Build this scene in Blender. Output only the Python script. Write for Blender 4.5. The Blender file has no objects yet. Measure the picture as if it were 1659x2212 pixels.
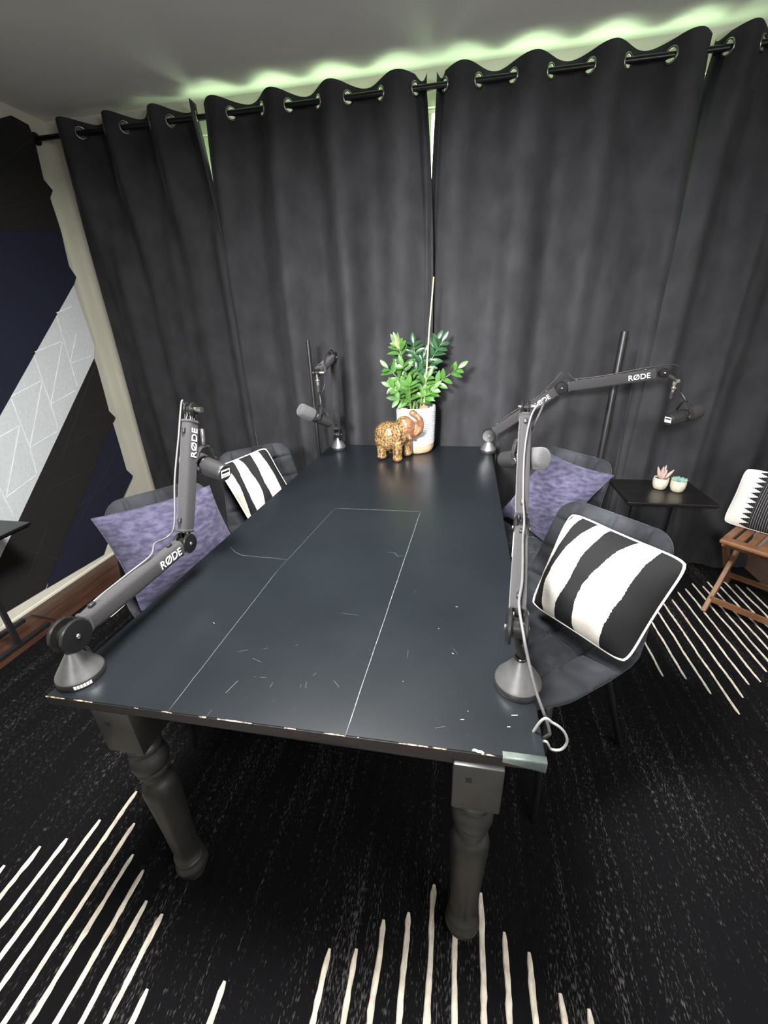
import bpy, bmesh, math, random
from mathutils import Vector, Matrix, noise
R = random.Random(7)
scene = bpy.context.scene
col = scene.collection
V = Vector
PI = math.pi

# ------------------------------------------------------------------ camera
YAW, PITCH, ROLL, F = -0.1929, -0.435, -0.0358, 897.13
CAM = V((0.8582, -0.5096, 1.4743))
W_, H_ = 1659.0, 2212.0
fw = V((math.sin(YAW)*math.cos(PITCH), math.cos(YAW)*math.cos(PITCH), math.sin(PITCH)))
r0 = V((math.cos(YAW), -math.sin(YAW), 0)); u0 = r0.cross(fw)
rt = r0*math.cos(ROLL) + u0*math.sin(ROLL)
upv = -r0*math.sin(ROLL) + u0*math.cos(ROLL)
cam = bpy.data.objects.new('camera', bpy.data.cameras.new('camera'))
col.objects.link(cam)
cam.data.sensor_fit = 'HORIZONTAL'; cam.data.sensor_width = 36; cam.data.lens = F*36/W_
cam.data.clip_start = 0.02
m = Matrix.Identity(4)
for i in range(3):
    m[i][0] = rt[i]; m[i][1] = upv[i]; m[i][2] = -fw[i]; m[i][3] = CAM[i]
cam.matrix_world = m
scene.camera = cam

def at(px, py, ax, val):
    """where the sight line through a photograph point meets the plane coordinate[ax] = val"""
    d = fw + rt*((px-W_/2)/F) - upv*((py-H_/2)/F)
    return CAM + d*((val-CAM[ax])/d[ax])
def atpl(px, py, P0, n):
    d = fw + rt*((px-W_/2)/F) - upv*((py-H_/2)/F)
    return CAM + d*((P0-CAM).dot(n)/d.dot(n))

# ------------------------------------------------------------------ materials
def nodes(name):
    M = bpy.data.materials.new(name); M.use_nodes = True
    nt = M.node_tree; b = nt.nodes['Principled BSDF']
    return M, nt, b
def N(nt, t, **kw):
    n = nt.nodes.new(t)
    for k, v in kw.items():
        if k.startswith('_'): setattr(n, k[1:], v)
        else: n.inputs[k.replace('__', ' ')].default_value = v
    return n
def L(nt, a, b): nt.links.new(a, b)
def rgba(c): return (c[0], c[1], c[2], 1)
def coord(nt, scale=(1, 1, 1), out='Object'):
    tc = N(nt, 'ShaderNodeTexCoord'); mp = N(nt, 'ShaderNodeMapping')
    mp.inputs['Scale'].default_value = scale
    L(nt, tc.outputs[out], mp.inputs['Vector']); return mp.outputs['Vector']
def ramp(nt, fac, stops):
    r = N(nt, 'ShaderNodeValToRGB'); e = r.color_ramp.elements
    while len(e) < len(stops): e.new(0.5)
    for i, (p, c) in enumerate(stops): e[i].position = p; e[i].color = rgba(c)
    L(nt, fac, r.inputs['Fac']); return r.outputs['Color']
def math_(nt, op, a, b=None, c=None):
    n = N(nt, 'ShaderNodeMath', _operation=op)
    for i, x in enumerate((a, b, c)):
        if x is None: continue
        if isinstance(x, (int, float)): n.inputs[i].default_value = x
        else: L(nt, x, n.inputs[i])
    return n.outputs[0]
def mixc(nt, fac, a, b):
    n = N(nt, 'ShaderNodeMix', _data_type='RGBA')
    if isinstance(fac, (int, float)): n.inputs['Factor'].default_value = fac
    else: L(nt, fac, n.inputs['Factor'])
    for k, x in ((6, a), (7, b)):
        if isinstance(x, tuple): n.inputs[k].default_value = rgba(x)
        else: L(nt, x, n.inputs[k])
    return n.outputs[2]
def bump(nt, b, h, strength=0.3, dist=0.01):
    n = N(nt, 'ShaderNodeBump'); n.inputs['Strength'].default_value = strength; n.inputs['Distance'].default_value = dist
    L(nt, h, n.inputs['Height']); L(nt, n.outputs['Normal'], b.inputs['Normal'])
def mat(name, c1, rough=0.5, metal=0.0, c2=None, scale=20, stretch=(1, 1, 1), lo=0.35, hi=0.65, bmp=0, bscale=None, sheen=0, sheenr=0.4, tint=(1, 1, 1), spec=0.5, detail=4, coat=0):
    M, nt, b = nodes(name)
    b.inputs['Base Color'].default_value = rgba(c1); b.inputs['Roughness'].default_value = rough
    b.inputs['Metallic'].default_value = metal; b.inputs['Specular IOR Level'].default_value = spec
    b.inputs['Coat Weight'].default_value = coat
    if sheen:
        b.inputs['Sheen Weight'].default_value = sheen; b.inputs['Sheen Roughness'].default_value = sheenr
        b.inputs['Sheen Tint'].default_value = rgba(tint)
    v = coord(nt, stretch)
    n = N(nt, 'ShaderNodeTexNoise', Scale=scale, Detail=detail); L(nt, v, n.inputs['Vector'])
    L(nt, ramp(nt, n.outputs['Fac'], [(lo, c1), (hi, c2 or tuple(x*0.85 for x in c1))]), b.inputs['Base Color'])
    if bmp:
        h = n.outputs['Fac']
        if bscale:
            n2 = N(nt, 'ShaderNodeTexNoise', Scale=bscale, Detail=2); L(nt, v, n2.inputs['Vector']); h = n2.outputs['Fac']
        bump(nt, b, h, bmp, 0.004)
    return M
def emit(name, c, s):
    M, nt, b = nodes(name); b.inputs['Base Color'].default_value = rgba(c)
    b.inputs['Emission Color'].default_value = rgba(c); b.inputs['Emission Strength'].default_value = s; return M

M = {}
M['cream_wall'] = mat('cream wall paint', (.56, .54, .48), .75, c2=(.52, .50, .44), scale=3, bmp=.05, bscale=120)
M['ceiling'] = mat('ceiling paint', (.72, .72, .71), .85, c2=(.69, .69, .68), scale=2, bmp=.05, bscale=150)
M['trim'] = mat('white trim paint', (.78, .76, .66), .45, c2=(.72, .70, .6), scale=8)
M['pane'] = emit('daylit window pane', (.76, 1.0, .62), 7.5)
M['frame_white'] = mat('window frame paint', (.6, .62, .55), .5)
M['velvet'] = mat('black crushed velvet curtain', (.025, .0255, .0285), .9, c2=(.041, .042, .0465), scale=9, stretch=(1.1, 1.1, .75), lo=.3, hi=.75, bmp=.3, bscale=26, sheen=.12, sheenr=.25, tint=(.82, .86, .95), spec=.15, detail=7)
M['bounce_backing'] = mat('pale bounce backing', (.35, .36, .34), .9)
M['rod'] = mat('black rod metal', (.015, .015, .016), .35, .6)
M['chrome'] = mat('brushed grommet metal', (.30, .30, .30), .28, 1)
M['tabletop'] = None
M['black_wood'] = mat('black painted wood', (.012, .0125, .014), .38, c2=(.017, .017, .018), scale=14, stretch=(1, 1, .2), spec=.5, bmp=.04)
M['block_paint'] = mat('grey black leg paint', (.017, .017, .017), .40, c2=(.028, .027, .026), scale=9, spec=.6)
M['edge_wood'] = mat('worn dark red edge', (.012, .007, .0065), .6, c2=(.006, .0055, .0055), scale=25)
M['chip'] = mat('bare wood chip', (.42, .32, .24), .6, c2=(.03, .018, .014), scale=160)
M['seam'] = mat('worn pale seam', (.075, .08, .085), .6, c2=(.15, .15, .15), scale=45)
M['scratch'] = mat('fine scratch', (.11, .115, .12), .6)
M['speck'] = mat('white lint', (.75, .75, .72), .7)
M['void'] = mat('black hole', (.002, .002, .002), .9)
M['tape'] = mat('shiny green grey tape', (.07, .09, .085), .18, c2=(.13, .15, .14), scale=20, spec=.8)
M['matte_black'] = mat('satin black metal', (.018, .018, .019), .36, c2=(.024, .024, .025), scale=30, spec=.5)
M['gunmetal'] = mat('dark satin gunmetal', (.21, .21, .215), .38, .7, c2=(.18, .18, .185), scale=50)
M['rubber'] = mat('black rubber ring', (.02, .02, .021), .45)
M['gloss_black'] = mat('gloss black plastic', (.012, .012, .012), .22)
M['sleeve'] = mat('charcoal sleeve fabric', (.019, .018, .020), .9, c2=(.030, .0285, .032), scale=350, sheen=.1, sheenr=.5, bmp=.15)
M['logo'] = mat('white print', (.82, .82, .82), .6)
M['screw'] = mat('bright steel', (.75, .74, .70), .22, 1)
M['cable_grey'] = mat('grey cable jacket', (.12, .12, .12), .45)
M['cable_dark'] = mat('black cable jacket', (.02, .02, .022), .45)
M['foam'] = mat('grey microphone foam', (.085, .085, .088), .95, c2=(.06, .06, .062), scale=350, bmp=.4, sheen=.2)
M['foam_dark'] = mat('black microphone foam', (.03, .03, .031), .95, c2=(.02, .02, .021), scale=350, bmp=.4)
M['mic_body'] = mat('satin black microphone body', (.022, .022, .023), .4)
M['chair_velvet'] = mat('charcoal blue velvet', (.013, .0138, .0165), .85, c2=(.042, .0445, .052), scale=8, lo=.36, hi=.72, sheen=.3, sheenr=.3, tint=(.8, .85, 1), spec=.15, bmp=.2, bscale=60, detail=5)
M['leg_black'] = mat('black chair leg paint', (.012, .012, .014), .5)
M['purple'] = mat('purple chenille', (.036, .034, .062), .95, c2=(.088, .083, .132), scale=42, stretch=(.7, .7, 1.9), lo=.36, hi=.68, sheen=.12, sheenr=.5, tint=(.8, .8, 1), bmp=.3, bscale=180, spec=.1, detail=6)
M['white_piping'] = mat('white piping cord', (.80, .77, .70), .8)
M['walnut'] = mat('warm teak wood', (.23, .108, .05), .5, c2=(.15, .066, .03), scale=9, stretch=(1.5, 1.5, 1.5), bmp=.06)
M['pole'] = mat('black powder coated pole', (.012, .012, .013), .4)
M['pot_white'] = mat('white glazed ceramic', (.68, .68, .70), .32, spec=.5)
M['pot_tan'] = mat('tan unglazed clay', (.62, .42, .28), .7, c2=(.55, .36, .24), scale=40)
M['soil'] = mat('potting soil', (.03, .018, .011), 1, c2=(.09, .05, .03), scale=80, bmp=.6)
M['leaf'] = mat('glossy bright green leaf', (.07, .175, .032), .36, c2=(.035, .10, .022), scale=12)
M['leaf_dark'] = mat('glossy dark green leaf', (.016, .05, .022), .3, c2=(.028, .085, .034), scale=12)
M['leaf_bud'] = mat('dull olive furled leaf', (.16, .22, .07), .5, c2=(.08, .12, .05), scale=18)
M['leaf_dry'] = mat('dry brown leaf', (.30, .11, .05), .7)
M['stem'] = mat('plant stem', (.10, .17, .05), .5)
M['stake'] = mat('pale bamboo cane', (.62, .43, .28), .6, c2=(.5, .33, .2), scale=20, stretch=(1, 1, .2))
M['elephant'] = mat('speckled brown glaze', (.24, .16, .065), .16, c2=(.06, .03, .015), scale=95, lo=.42, hi=.6, spec=.7, bmp=.25, detail=6, coat=.5)
M['elephant_red'] = mat('reddish brown glaze', (.13, .05, .025), .14, c2=(.22, .13, .065), scale=30, lo=.4, hi=.65, spec=.7, bmp=.2, detail=5, coat=.5)
M['concrete'] = mat('cream cement pot', (.62, .56, .45), .85, c2=(.52, .47, .37), scale=50, bmp=.1)
M['succ_pink'] = mat('pink succulent', (.46, .28, .28), .6, c2=(.36, .30, .26), scale=30)
M['succ_green'] = mat('mint succulent', (.24, .40, .33), .6, c2=(.17, .30, .25), scale=30)
M['espresso'] = mat('espresso black tabletop', (.006, .0055, .006), .3, c2=(.010, .009, .009), scale=8, stretch=(.3, 3, 1), spec=.5)
M['panel_black'] = mat('black felt panel', (.008, .0075, .008), .95, c2=(.012, .011, .011), scale=90, bmp=.2)
M['panel_navy'] = mat('navy felt panel', (.0048, .0068, .021), .95, c2=(.007, .0095, .028), scale=90, bmp=.2)
M['panel_white'] = mat('pale grey felt panel', (.64, .68, .70), .95, c2=(.58, .62, .65), scale=60, bmp=.2)
M['panel_groove'] = mat('pale felt ridge', (.86, .88, .90), .95)
M['panel_groove_dark'] = mat('dark felt ridge', (.018, .017, .018), .95)

def build_tabletop_mat():
    A, nt, b = nodes('black painted tabletop')
    v = coord(nt)
    n = N(nt, 'ShaderNodeTexNoise', Scale=3.0, Detail=3); L(nt, v, n.inputs['Vector'])
    base = ramp(nt, n.outputs['Fac'], [(.3, (.0065, .0085, .011)), (.7, (.009, .0115, .0145))])
    s = N(nt, 'ShaderNodeTexNoise', Scale=220, Detail=2); L(nt, v, s.inputs['Vector'])
    sp = ramp(nt, s.outputs['Fac'], [(.735, (0, 0, 0)), (.765, (1, 1, 1))])
    L(nt, mixc(nt, math_(nt, 'MULTIPLY', sp, .5), base, (.10, .105, .11)), b.inputs['Base Color'])
    L(nt, ramp(nt, n.outputs['Fac'], [(.3, (.275,)*3), (.7, (.305,)*3)]), b.inputs['Roughness'])
    b.inputs['Specular IOR Level'].default_value = .5
    g = N(nt, 'ShaderNodeTexNoise', Scale=90, Detail=3); L(nt, v, g.inputs['Vector'])
    bump(nt, b, g.outputs['Fac'], .02, .002)
    return A
M['tabletop'] = build_tabletop_mat()

def build_rug_mat():
    A, nt, b = nodes('black woven rug')
    n = N(nt, 'ShaderNodeTexNoise', Scale=1, Detail=2); L(nt, coord(nt, (260, 70, 1)), n.inputs['Vector'])
    lo = N(nt, 'ShaderNodeTexNoise', Scale=2.2, Detail=3); L(nt, coord(nt, (2.2, .8, 1)), lo.inputs['Vector'])
    row = N(nt, 'ShaderNodeTexNoise', Scale=1, Detail=1); L(nt, coord(nt, (38, .9, 1)), row.inputs['Vector'])
    thr = math_(nt, 'ADD', n.outputs['Fac'], math_(nt, 'MULTIPLY', math_(nt, 'SUBTRACT', lo.outputs['Fac'], .5), .35))
    thr = math_(nt, 'ADD', thr, math_(nt, 'MULTIPLY', math_(nt, 'SUBTRACT', row.outputs['Fac'], .5), .45))
    f = ramp(nt, thr, [(.60, (0, 0, 0)), (.80, (1, 1, 1))])
    L(nt, mixc(nt, f, (.0042, .0040, .0048), (.080, .075, .072)), b.inputs['Base Color'])
    b.inputs['Roughness'].default_value = 1; b.inputs['Specular IOR Level'].default_value = .1
    bump(nt, b, thr, .6, .006)
    return A
M['rug'] = build_rug_mat()
M['rug_stripe'] = mat('cream rug stripe yarn', (.72, .66, .56), 1, c2=(.50, .45, .38), scale=70, stretch=(1, .5, 1), bmp=.6, bscale=160, spec=.1)

def build_floor_mat():
    A, nt, b = nodes('dark red brown floorboards')
    n = N(nt, 'ShaderNodeTexNoise', Scale=6, Detail=6); L(nt, coord(nt, (6, .7, 1)), n.inputs['Vector'])
    br = N(nt, 'ShaderNodeTexBrick', Scale=1); br.inputs['Brick Width'].default_value = 1.2; br.inputs['Row Height'].default_value = .09
    br.inputs['Mortar Size'].default_value = .002
    tc = N(nt, 'ShaderNodeTexCoord'); mp = N(nt, 'ShaderNodeMapping'); mp.inputs['Rotation'].default_value = (0, 0, PI/2)
    L(nt, tc.outputs['Object'], mp.inputs['Vector']); L(nt, mp.outputs['Vector'], br.inputs['Vector'])
    base = ramp(nt, n.outputs['Fac'], [(.3, (.038, .015, .009)), (.7, (.085, .034, .019))])
    L(nt, mixc(nt, br.outputs['Fac'], base, (.012, .006, .005)), b.inputs['Base Color'])
    b.inputs['Roughness'].default_value = .4
    return A
M['floor'] = build_floor_mat()

def build_zebra():
    A, nt, b = nodes('cream and black woven stripe fabric')
    tc = N(nt, 'ShaderNodeTexCoord'); s = N(nt, 'ShaderNodeSeparateXYZ'); L(nt, tc.outputs['UV'], s.inputs[0])
    u, v = s.outputs[0], s.outputs[1]
    wob = N(nt, 'ShaderNodeTexNoise', Scale=3.2, Detail=4); L(nt, tc.outputs['UV'], wob.inputs['Vector'])
    uu = math_(nt, 'ADD', u, math_(nt, 'MULTIPLY', math_(nt, 'SUBTRACT', wob.outputs['Fac'], .5), .07))
    fine = N(nt, 'ShaderNodeTexNoise', Scale=70, Detail=1); L(nt, tc.outputs['UV'], fine.inputs['Vector'])
    uu = math_(nt, 'ADD', uu, math_(nt, 'MULTIPLY', math_(nt, 'SUBTRACT', fine.outputs['Fac'], .5), .012))
    w_ = math_(nt, 'SUBTRACT', 1, v)                      # 0 at the top seam, 1 at the bottom seam
    q2 = math_(nt, 'POWER', math_(nt, 'ABSOLUTE', math_(nt, 'SUBTRACT', math_(nt, 'MULTIPLY', w_, 2), 1)), 1.6)
    d = None
    for c0, c1, wm, we in ((.205, .10, .042, .078), (.525, .435, .066, .112), (.925, .895, .10, .125), (-.02, -.12, .02, .06)):
        cc = math_(nt, 'ADD', math_(nt, 'MULTIPLY', w_, c1-c0), c0)
        hw = math_(nt, 'ADD', math_(nt, 'MULTIPLY', q2, we-wm), wm)
        e = math_(nt, 'SUBTRACT', math_(nt, 'ABSOLUTE', math_(nt, 'SUBTRACT', uu, cc)), hw)
        d = e if d is None else math_(nt, 'MINIMUM', d, e)
    f = math_(nt, 'GREATER_THAN', d, 0)
    bl = N(nt, 'ShaderNodeTexNoise', Scale=150, Detail=2); L(nt, tc.outputs['UV'], bl.inputs['Vector'])
    cream = ramp(nt, bl.outputs['Fac'], [(.3, (.62, .57, .49)), (.55, (.84, .81, .74))])
    wv = N(nt, 'ShaderNodeTexWave', Scale=38); L(nt, tc.outputs['UV'], wv.inputs['Vector']); wv.bands_direction = 'Y'
    blk = ramp(nt, wv.outputs['Fac'], [(.2, (.008, .008, .009)), (.9, (.026, .026, .027))])
    L(nt, mixc(nt, f, blk, cream), b.inputs['Base Color'])
    b.inputs['Roughness'].default_value = .95; b.inputs['Specular IOR Level'].default_value = .1
    h = math_(nt, 'MULTIPLY', bl.outputs['Fac'], f)
    bump(nt, b, h, .7, .006)
    return A
M['zebra'] = build_zebra()

def build_ethnic():
    A, nt, b = nodes('white fabric with black saw tooth bands')
    tc = N(nt, 'ShaderNodeTexCoord'); s = N(nt, 'ShaderNodeSeparateXYZ'); L(nt, tc.outputs['UV'], s.inputs[0])
    u, v = s.outputs[0], s.outputs[1]
    vq = math_(nt, 'DIVIDE', math_(nt, 'FLOOR', math_(nt, 'MULTIPLY', v, 100)), 100)
    def tri(k, ph=0):
        fr = math_(nt, 'FRACT', math_(nt, 'ADD', math_(nt, 'MULTIPLY', vq, k), ph))
        return math_(nt, 'SUBTRACT', 1, math_(nt, 'MULTIPLY', math_(nt, 'ABSOLUTE', math_(nt, 'SUBTRACT', fr, .5)), 2))
    # period .64 across, dark band centred
    per = math_(nt, 'SUBTRACT', math_(nt, 'FRACT', math_(nt, 'ADD', math_(nt, 'DIVIDE', math_(nt, 'SUBTRACT', u, .38), .62), .5)), .5)
    du = math_(nt, 'MULTIPLY', math_(nt, 'ABSOLUTE', per), .62)
    band = math_(nt, 'LESS_THAN', du, .12)
    lines = math_(nt, 'GREATER_THAN', math_(nt, 'FRACT', math_(nt, 'MULTIPLY', u, 42)), .78)
    saw = math_(nt, 'LESS_THAN', du, math_(nt, 'ADD', .12, math_(nt, 'MULTIPLY', tri(11), .10)))
    dark = math_(nt, 'MAXIMUM', band, saw)
    c = mixc(nt, dark, (.78, .77, .73), (.022, .022, .025))
    c = mixc(nt, math_(nt, 'MULTIPLY', math_(nt, 'MULTIPLY', band, lines), .55), c, (.42, .42, .42))
    L(nt, c, b.inputs['Base Color']); b.inputs['Roughness'].default_value = .95; b.inputs['Specular IOR Level'].default_value = .1
    w = N(nt, 'ShaderNodeTexWave', Scale=60); L(nt, tc.outputs['UV'], w.inputs['Vector'])
    bump(nt, b, w.outputs['Fac'], .25, .003)
    return A
M['ethnic'] = build_ethnic()

# ------------------------------------------------------------------ mesh helpers
def link(o, parent=None):
    col.objects.link(o)
    if parent is not None: o.parent = parent
    return o
def root_loc(o):
    p = V((0, 0, 0))
    while o is not None:
        p += o.location; o = o.parent
    return p
def obj(name, bm, material, parent=None, smooth=True, base=None, auto=None):
    """one mesh object from world-space bmesh; base = origin of a top-level mesh"""
    off = root_loc(parent) if parent is not None else (V(base) if base is not None else V((0, 0, 0)))
    bmesh.ops.translate(bm, verts=bm.verts, vec=-off)
    bmesh.ops.recalc_face_normals(bm, faces=bm.faces)
    me = bpy.data.meshes.new(name); 
    if smooth:
        for f in bm.faces: f.smooth = True
        if auto is not None:
            for e in bm.edges:
                if len(e.link_faces) == 2 and e.calc_face_angle(0) > auto: e.smooth = False
    bm.to_mesh(me); bm.free()
    for mm in (material if isinstance(material, (list, tuple)) else [material]): me.materials.append(mm)
    o = bpy.data.objects.new(name, me); link(o, parent)
    if parent is None and base is not None: o.location = base
    return o
def thing(name, loc, label, cat, group=None):
    o = bpy.data.objects.new(name, None); o.empty_display_size = .1; col.objects.link(o); o.location = loc
    o['label'] = label; o['category'] = cat
    if group: o['group'] = group
    return o
def tag(o, label, cat, group=None):
    o['label'] = label; o['category'] = cat
    if group: o['group'] = group
    return o
def struct(name, bm, m, parent=None, smooth=False):
    o = obj(name, bm, m, parent, smooth)
    if parent is None: o['kind'] = 'structure'
    return o
def BM(): return bmesh.new()
def box(bm, lo, hi, bev=0, seg=2, mx=None, mi=0):
    lo, hi = V(lo), V(hi); c = (lo+hi)/2; s = hi-lo
    t = bmesh.new(); bmesh.ops.create_cube(t, size=1)
    for v in t.verts: v.co = V((v.co.x*s.x, v.co.y*s.y, v.co.z*s.z))
    if bev: bmesh.ops.bevel(t, geom=t.edges[:], offset=bev, segments=seg, affect='EDGES', profile=.5)
    for v in t.verts:
        v.co = v.co + c
        if mx is not None: v.co = mx @ v.co
    merge(bm, t, mi)
def merge(bm, t, mi=0):
    vs = {}
    for v in t.verts: vs[v] = bm.verts.new(v.co)
    for f in t.faces:
        try:
            g = bm.faces.new([vs[v] for v in f.verts]); g.material_index = mi; g.smooth = f.smooth
        except ValueError: pass
    t.free()
def frame(d):
    d = d.normalized(); a = V((0, 0, 1)) if abs(d.z) < .95 else V((1, 0, 0))
    x = d.cross(a).normalized(); return x, x.cross(d).normalized()
def catmull(P, n=8):
    P = [V(p) for p in P]; out = []
    for i in range(len(P)-1):
        a = P[max(i-1, 0)]; b = P[i]; c = P[i+1]; d = P[min(i+2, len(P)-1)]
        for k in range(n):
            t = k/n
            out.append(.5*((2*b)+(c-a)*t+(2*a-5*b+4*c-d)*t*t+(3*b-a-3*c+d)*t**3))
    out.append(P[-1]); return out
def tube(bm, pts, r, seg=10, mi=0, caps=True):
    pts = [V(p) for p in pts]; rings = []
    x = None
    for i, p in enumerate(pts):
        d = pts[min(i+1, len(pts)-1)]-pts[max(i-1, 0)]
        if d.length < 1e-9: d = V((0, 0, 1))
        d.normalize()
        if x is None: x, y = frame(d)
        else:
            x = (x-d*x.dot(d)).normalized(); 
        y = d.cross(x)
        rr = r[i] if isinstance(r, (list, tuple)) else r
        rings.append([bm.verts.new(p+(x*math.cos(2*PI*k/seg)+y*math.sin(2*PI*k/seg))*rr) for k in range(seg)])
    for a, b in zip(rings, rings[1:]):
        for k in range(seg):
            f = bm.faces.new((a[k], a[(k+1) % seg], b[(k+1) % seg], b[k])); f.material_index = mi
    if caps:
        for q in (rings[0][::-1], rings[-1]):
            f = bm.faces.new(q); f.material_index = mi
def lathe(bm, prof, c=(0, 0, 0), axis=(0, 0, 1), seg=40, mi=0):
    """prof = [(radius, height)...] along axis from c"""
    c = V(c); a = V(axis).normalized(); x, y = frame(a); rings = []
    for r, h in prof:
        if r < 1e-6: rings.append([bm.verts.new(c+a*h)])
        else: rings.append([bm.verts.new(c+a*h+(x*math.cos(2*PI*k/seg)+y*math.sin(2*PI*k/seg))*r) for k in range(seg)])
    for p, q in zip(rings, rings[1:]):
        for k in range(seg):
            k2 = (k+1) % seg
            if len(p) == 1 and len(q) == 1: continue
            if len(p) == 1: vs = (p[0], q[k2], q[k])
            elif len(q) == 1: vs = (p[k], p[k2], q[0])
            else: vs = (p[k], p[k2], q[k2], q[k])
            f = bm.faces.new(vs); f.material_index = mi
    return rings
def beam(bm, a, b, w, h, upd=(0, 0, 1), bev=.003, mi=0):
    a, b = V(a), V(b); d = (b-a); ln = d.length; d.normalize()
    u = V(upd); s = d.cross(u).normalized(); u = s.cross(d)
    mx = Matrix(((s.x, d.x, u.x, a.x), (s.y, d.y, u.y, a.y), (s.z, d.z, u.z, a.z), (0, 0, 0, 1)))
    box(bm, (-w/2, 0, -h/2), (w/2, ln, h/2), bev, 2, mx, mi)
def torus(bm, c, axis, R1, r, seg=28, s2=8, mi=0):
    c = V(c); a = V(axis).normalized(); x, y = frame(a)
    g = [[bm.verts.new(c+(x*math.cos(t)+y*math.sin(t))*(R1+r*math.cos(p))+a*r*math.sin(p)) for p in [2*PI*j/s2 for j in range(s2)]] for t in [2*PI*i/seg for i in range(seg)]]
    for i in range(seg):
        for j in range(s2):
            f = bm.faces.new((g[i][j], g[(i+1) % seg][j], g[(i+1) % seg][(j+1) % s2], g[i][(j+1) % s2])); f.material_index = mi
def ellipsoid(bm, c, rx, ry=None, rz=None, rot=None, seg=20):
    ry = ry or rx; rz = rz or rx
    t = bmesh.new(); bmesh.ops.create_uvsphere(t, u_segments=seg, v_segments=seg//2, radius=1)
    for v in t.verts:
        p = V((v.co.x*rx, v.co.y*ry, v.co.z*rz))
        if rot is not None: p = rot @ p
        v.co = p+V(c)
    merge(bm, t)
def remesh(bm, voxel, smooth_it=4):
    me = bpy.data.meshes.new('t'); bm.to_mesh(me); bm.free()
    o = bpy.data.objects.new('t', me); col.objects.link(o)
    md = o.modifiers.new('r', 'REMESH'); md.mode = 'VOXEL'; md.voxel_size = voxel
    sm = o.modifiers.new('s', 'SMOOTH'); sm.factor = .5; sm.iterations = smooth_it
    bpy.context.view_layer.update()
    ev = o.evaluated_get(bpy.context.evaluated_depsgraph_get())
    res = bpy.data.meshes.new_from_object(ev)
    out = bmesh.new(); out.from_mesh(res)
    bpy.data.objects.remove(o); bpy.data.meshes.remove(me); bpy.data.meshes.remove(res)
    return out
def text_bm(txt, c, right, upd, height, depth=.0006):
    cu = bpy.data.curves.new('t', 'FONT'); cu.body = txt; cu.size = height/.70; cu.extrude = depth
    cu.align_x = 'CENTER'; cu.align_y = 'CENTER'; cu.offset = height*.010; cu.space_character = 1.02
    o = bpy.data.objects.new('t', cu); col.objects.link(o); bpy.context.view_layer.update()
    me = bpy.data.meshes.new_from_object(o.evaluated_get(bpy.context.evaluated_depsgraph_get()))
    t = bmesh.new(); t.from_mesh(me)
    bpy.data.objects.remove(o); bpy.data.curves.remove(cu); bpy.data.meshes.remove(me)
    r = V(right).normalized(); u = V(upd); u = (u-r*u.dot(r)).normalized(); n = r.cross(u)
    for v in t.verts: v.co = V(c)+r*v.co.x+u*v.co.y+n*(v.co.z+depth)
    return t

# ------------------------------------------------------------------ the room
XL, YW, ZC, YR, ZR = -1.575, 2.21, 2.563, 2.109, 2.456
XR, YB = 3.7, -3.3
b = BM(); box(b, (XL-.1, YB-.1, -.1), (XR+.1, YW+.1, 0)); struct('floor', b, M['floor'])
b = BM(); box(b, (XL-.1, YB-.1, ZC), (XR+.1, YW+.15, ZC+.1)); struct('ceiling', b, M['ceiling'])
b = BM(); box(b, (XL-.1, YB-.1, 0), (XL, YW+.15, ZC)); struct('wall_left', b, M['cream_wall'])
WX0, WX1, WZ0, WZ1 = -.62, 1.98, .85, 2.42
b = BM()
box(b, (XL, YW, 0), (WX0, YW+.12, ZC)); box(b, (WX1, YW, 0), (XR, YW+.12, ZC))
box(b, (WX0, YW, 0), (WX1, YW+.12, WZ0)); box(b, (WX0, YW, WZ1), (WX1, YW+.12, ZC))
struct('wall_back', b, M['cream_wall'])
b = BM(); box(b, (XR, YB-.1, 0), (XR+.1, YW+.12, ZC)); struct('wall_right', b, M['cream_wall'])
b = BM(); box(b, (XL, YB-.1, 0), (XR, YB, ZC)); struct('wall_rear', b, M['cream_wall'])
b = BM()
for lo, hi in (((WX0, 0, WZ0), (WX0+.05, 0, WZ1)), ((WX1-.05, 0, WZ0), (WX1, 0, WZ1)), ((WX0+.05, 0, WZ0), (WX1-.05, 0, WZ0+.05)), ((WX0+.05, 0, WZ1-.02), (WX1-.05, 0, WZ1)), ((.6, 0, WZ0+.05), (.64, 0, WZ1-.02))):
    box(b, (lo[0], YW+.02, lo[2]), (hi[0], YW+.06, hi[2]), .004)
wf = struct('window_1', b, M['frame_white'])
b = BM(); box(b, (WX0+.01, YW+.062, WZ0+.01), (WX1-.01, YW+.07, WZ1-.005)); obj('pane', b, M['pane'], wf, smooth=False)
b = BM()
prof = [(0, 0), (.016, 0), (.016, .012), (.012, .02), (.012, .078), (.009, .088), (.004, .094), (0, .096)]
for (x0, z0), (x1, z1) in zip(prof, prof[1:]):
    b.faces.new([b.verts.new(p) for p in ((XL+x0, YB, z0), (XL+x1, YB, z1), (XL+x1, YW, z1), (XL+x0, YW, z0))])
bmesh.ops.remove_doubles(b, verts=b.verts, dist=1e-5)
struct('baseboard_left', b, M['trim'])

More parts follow.
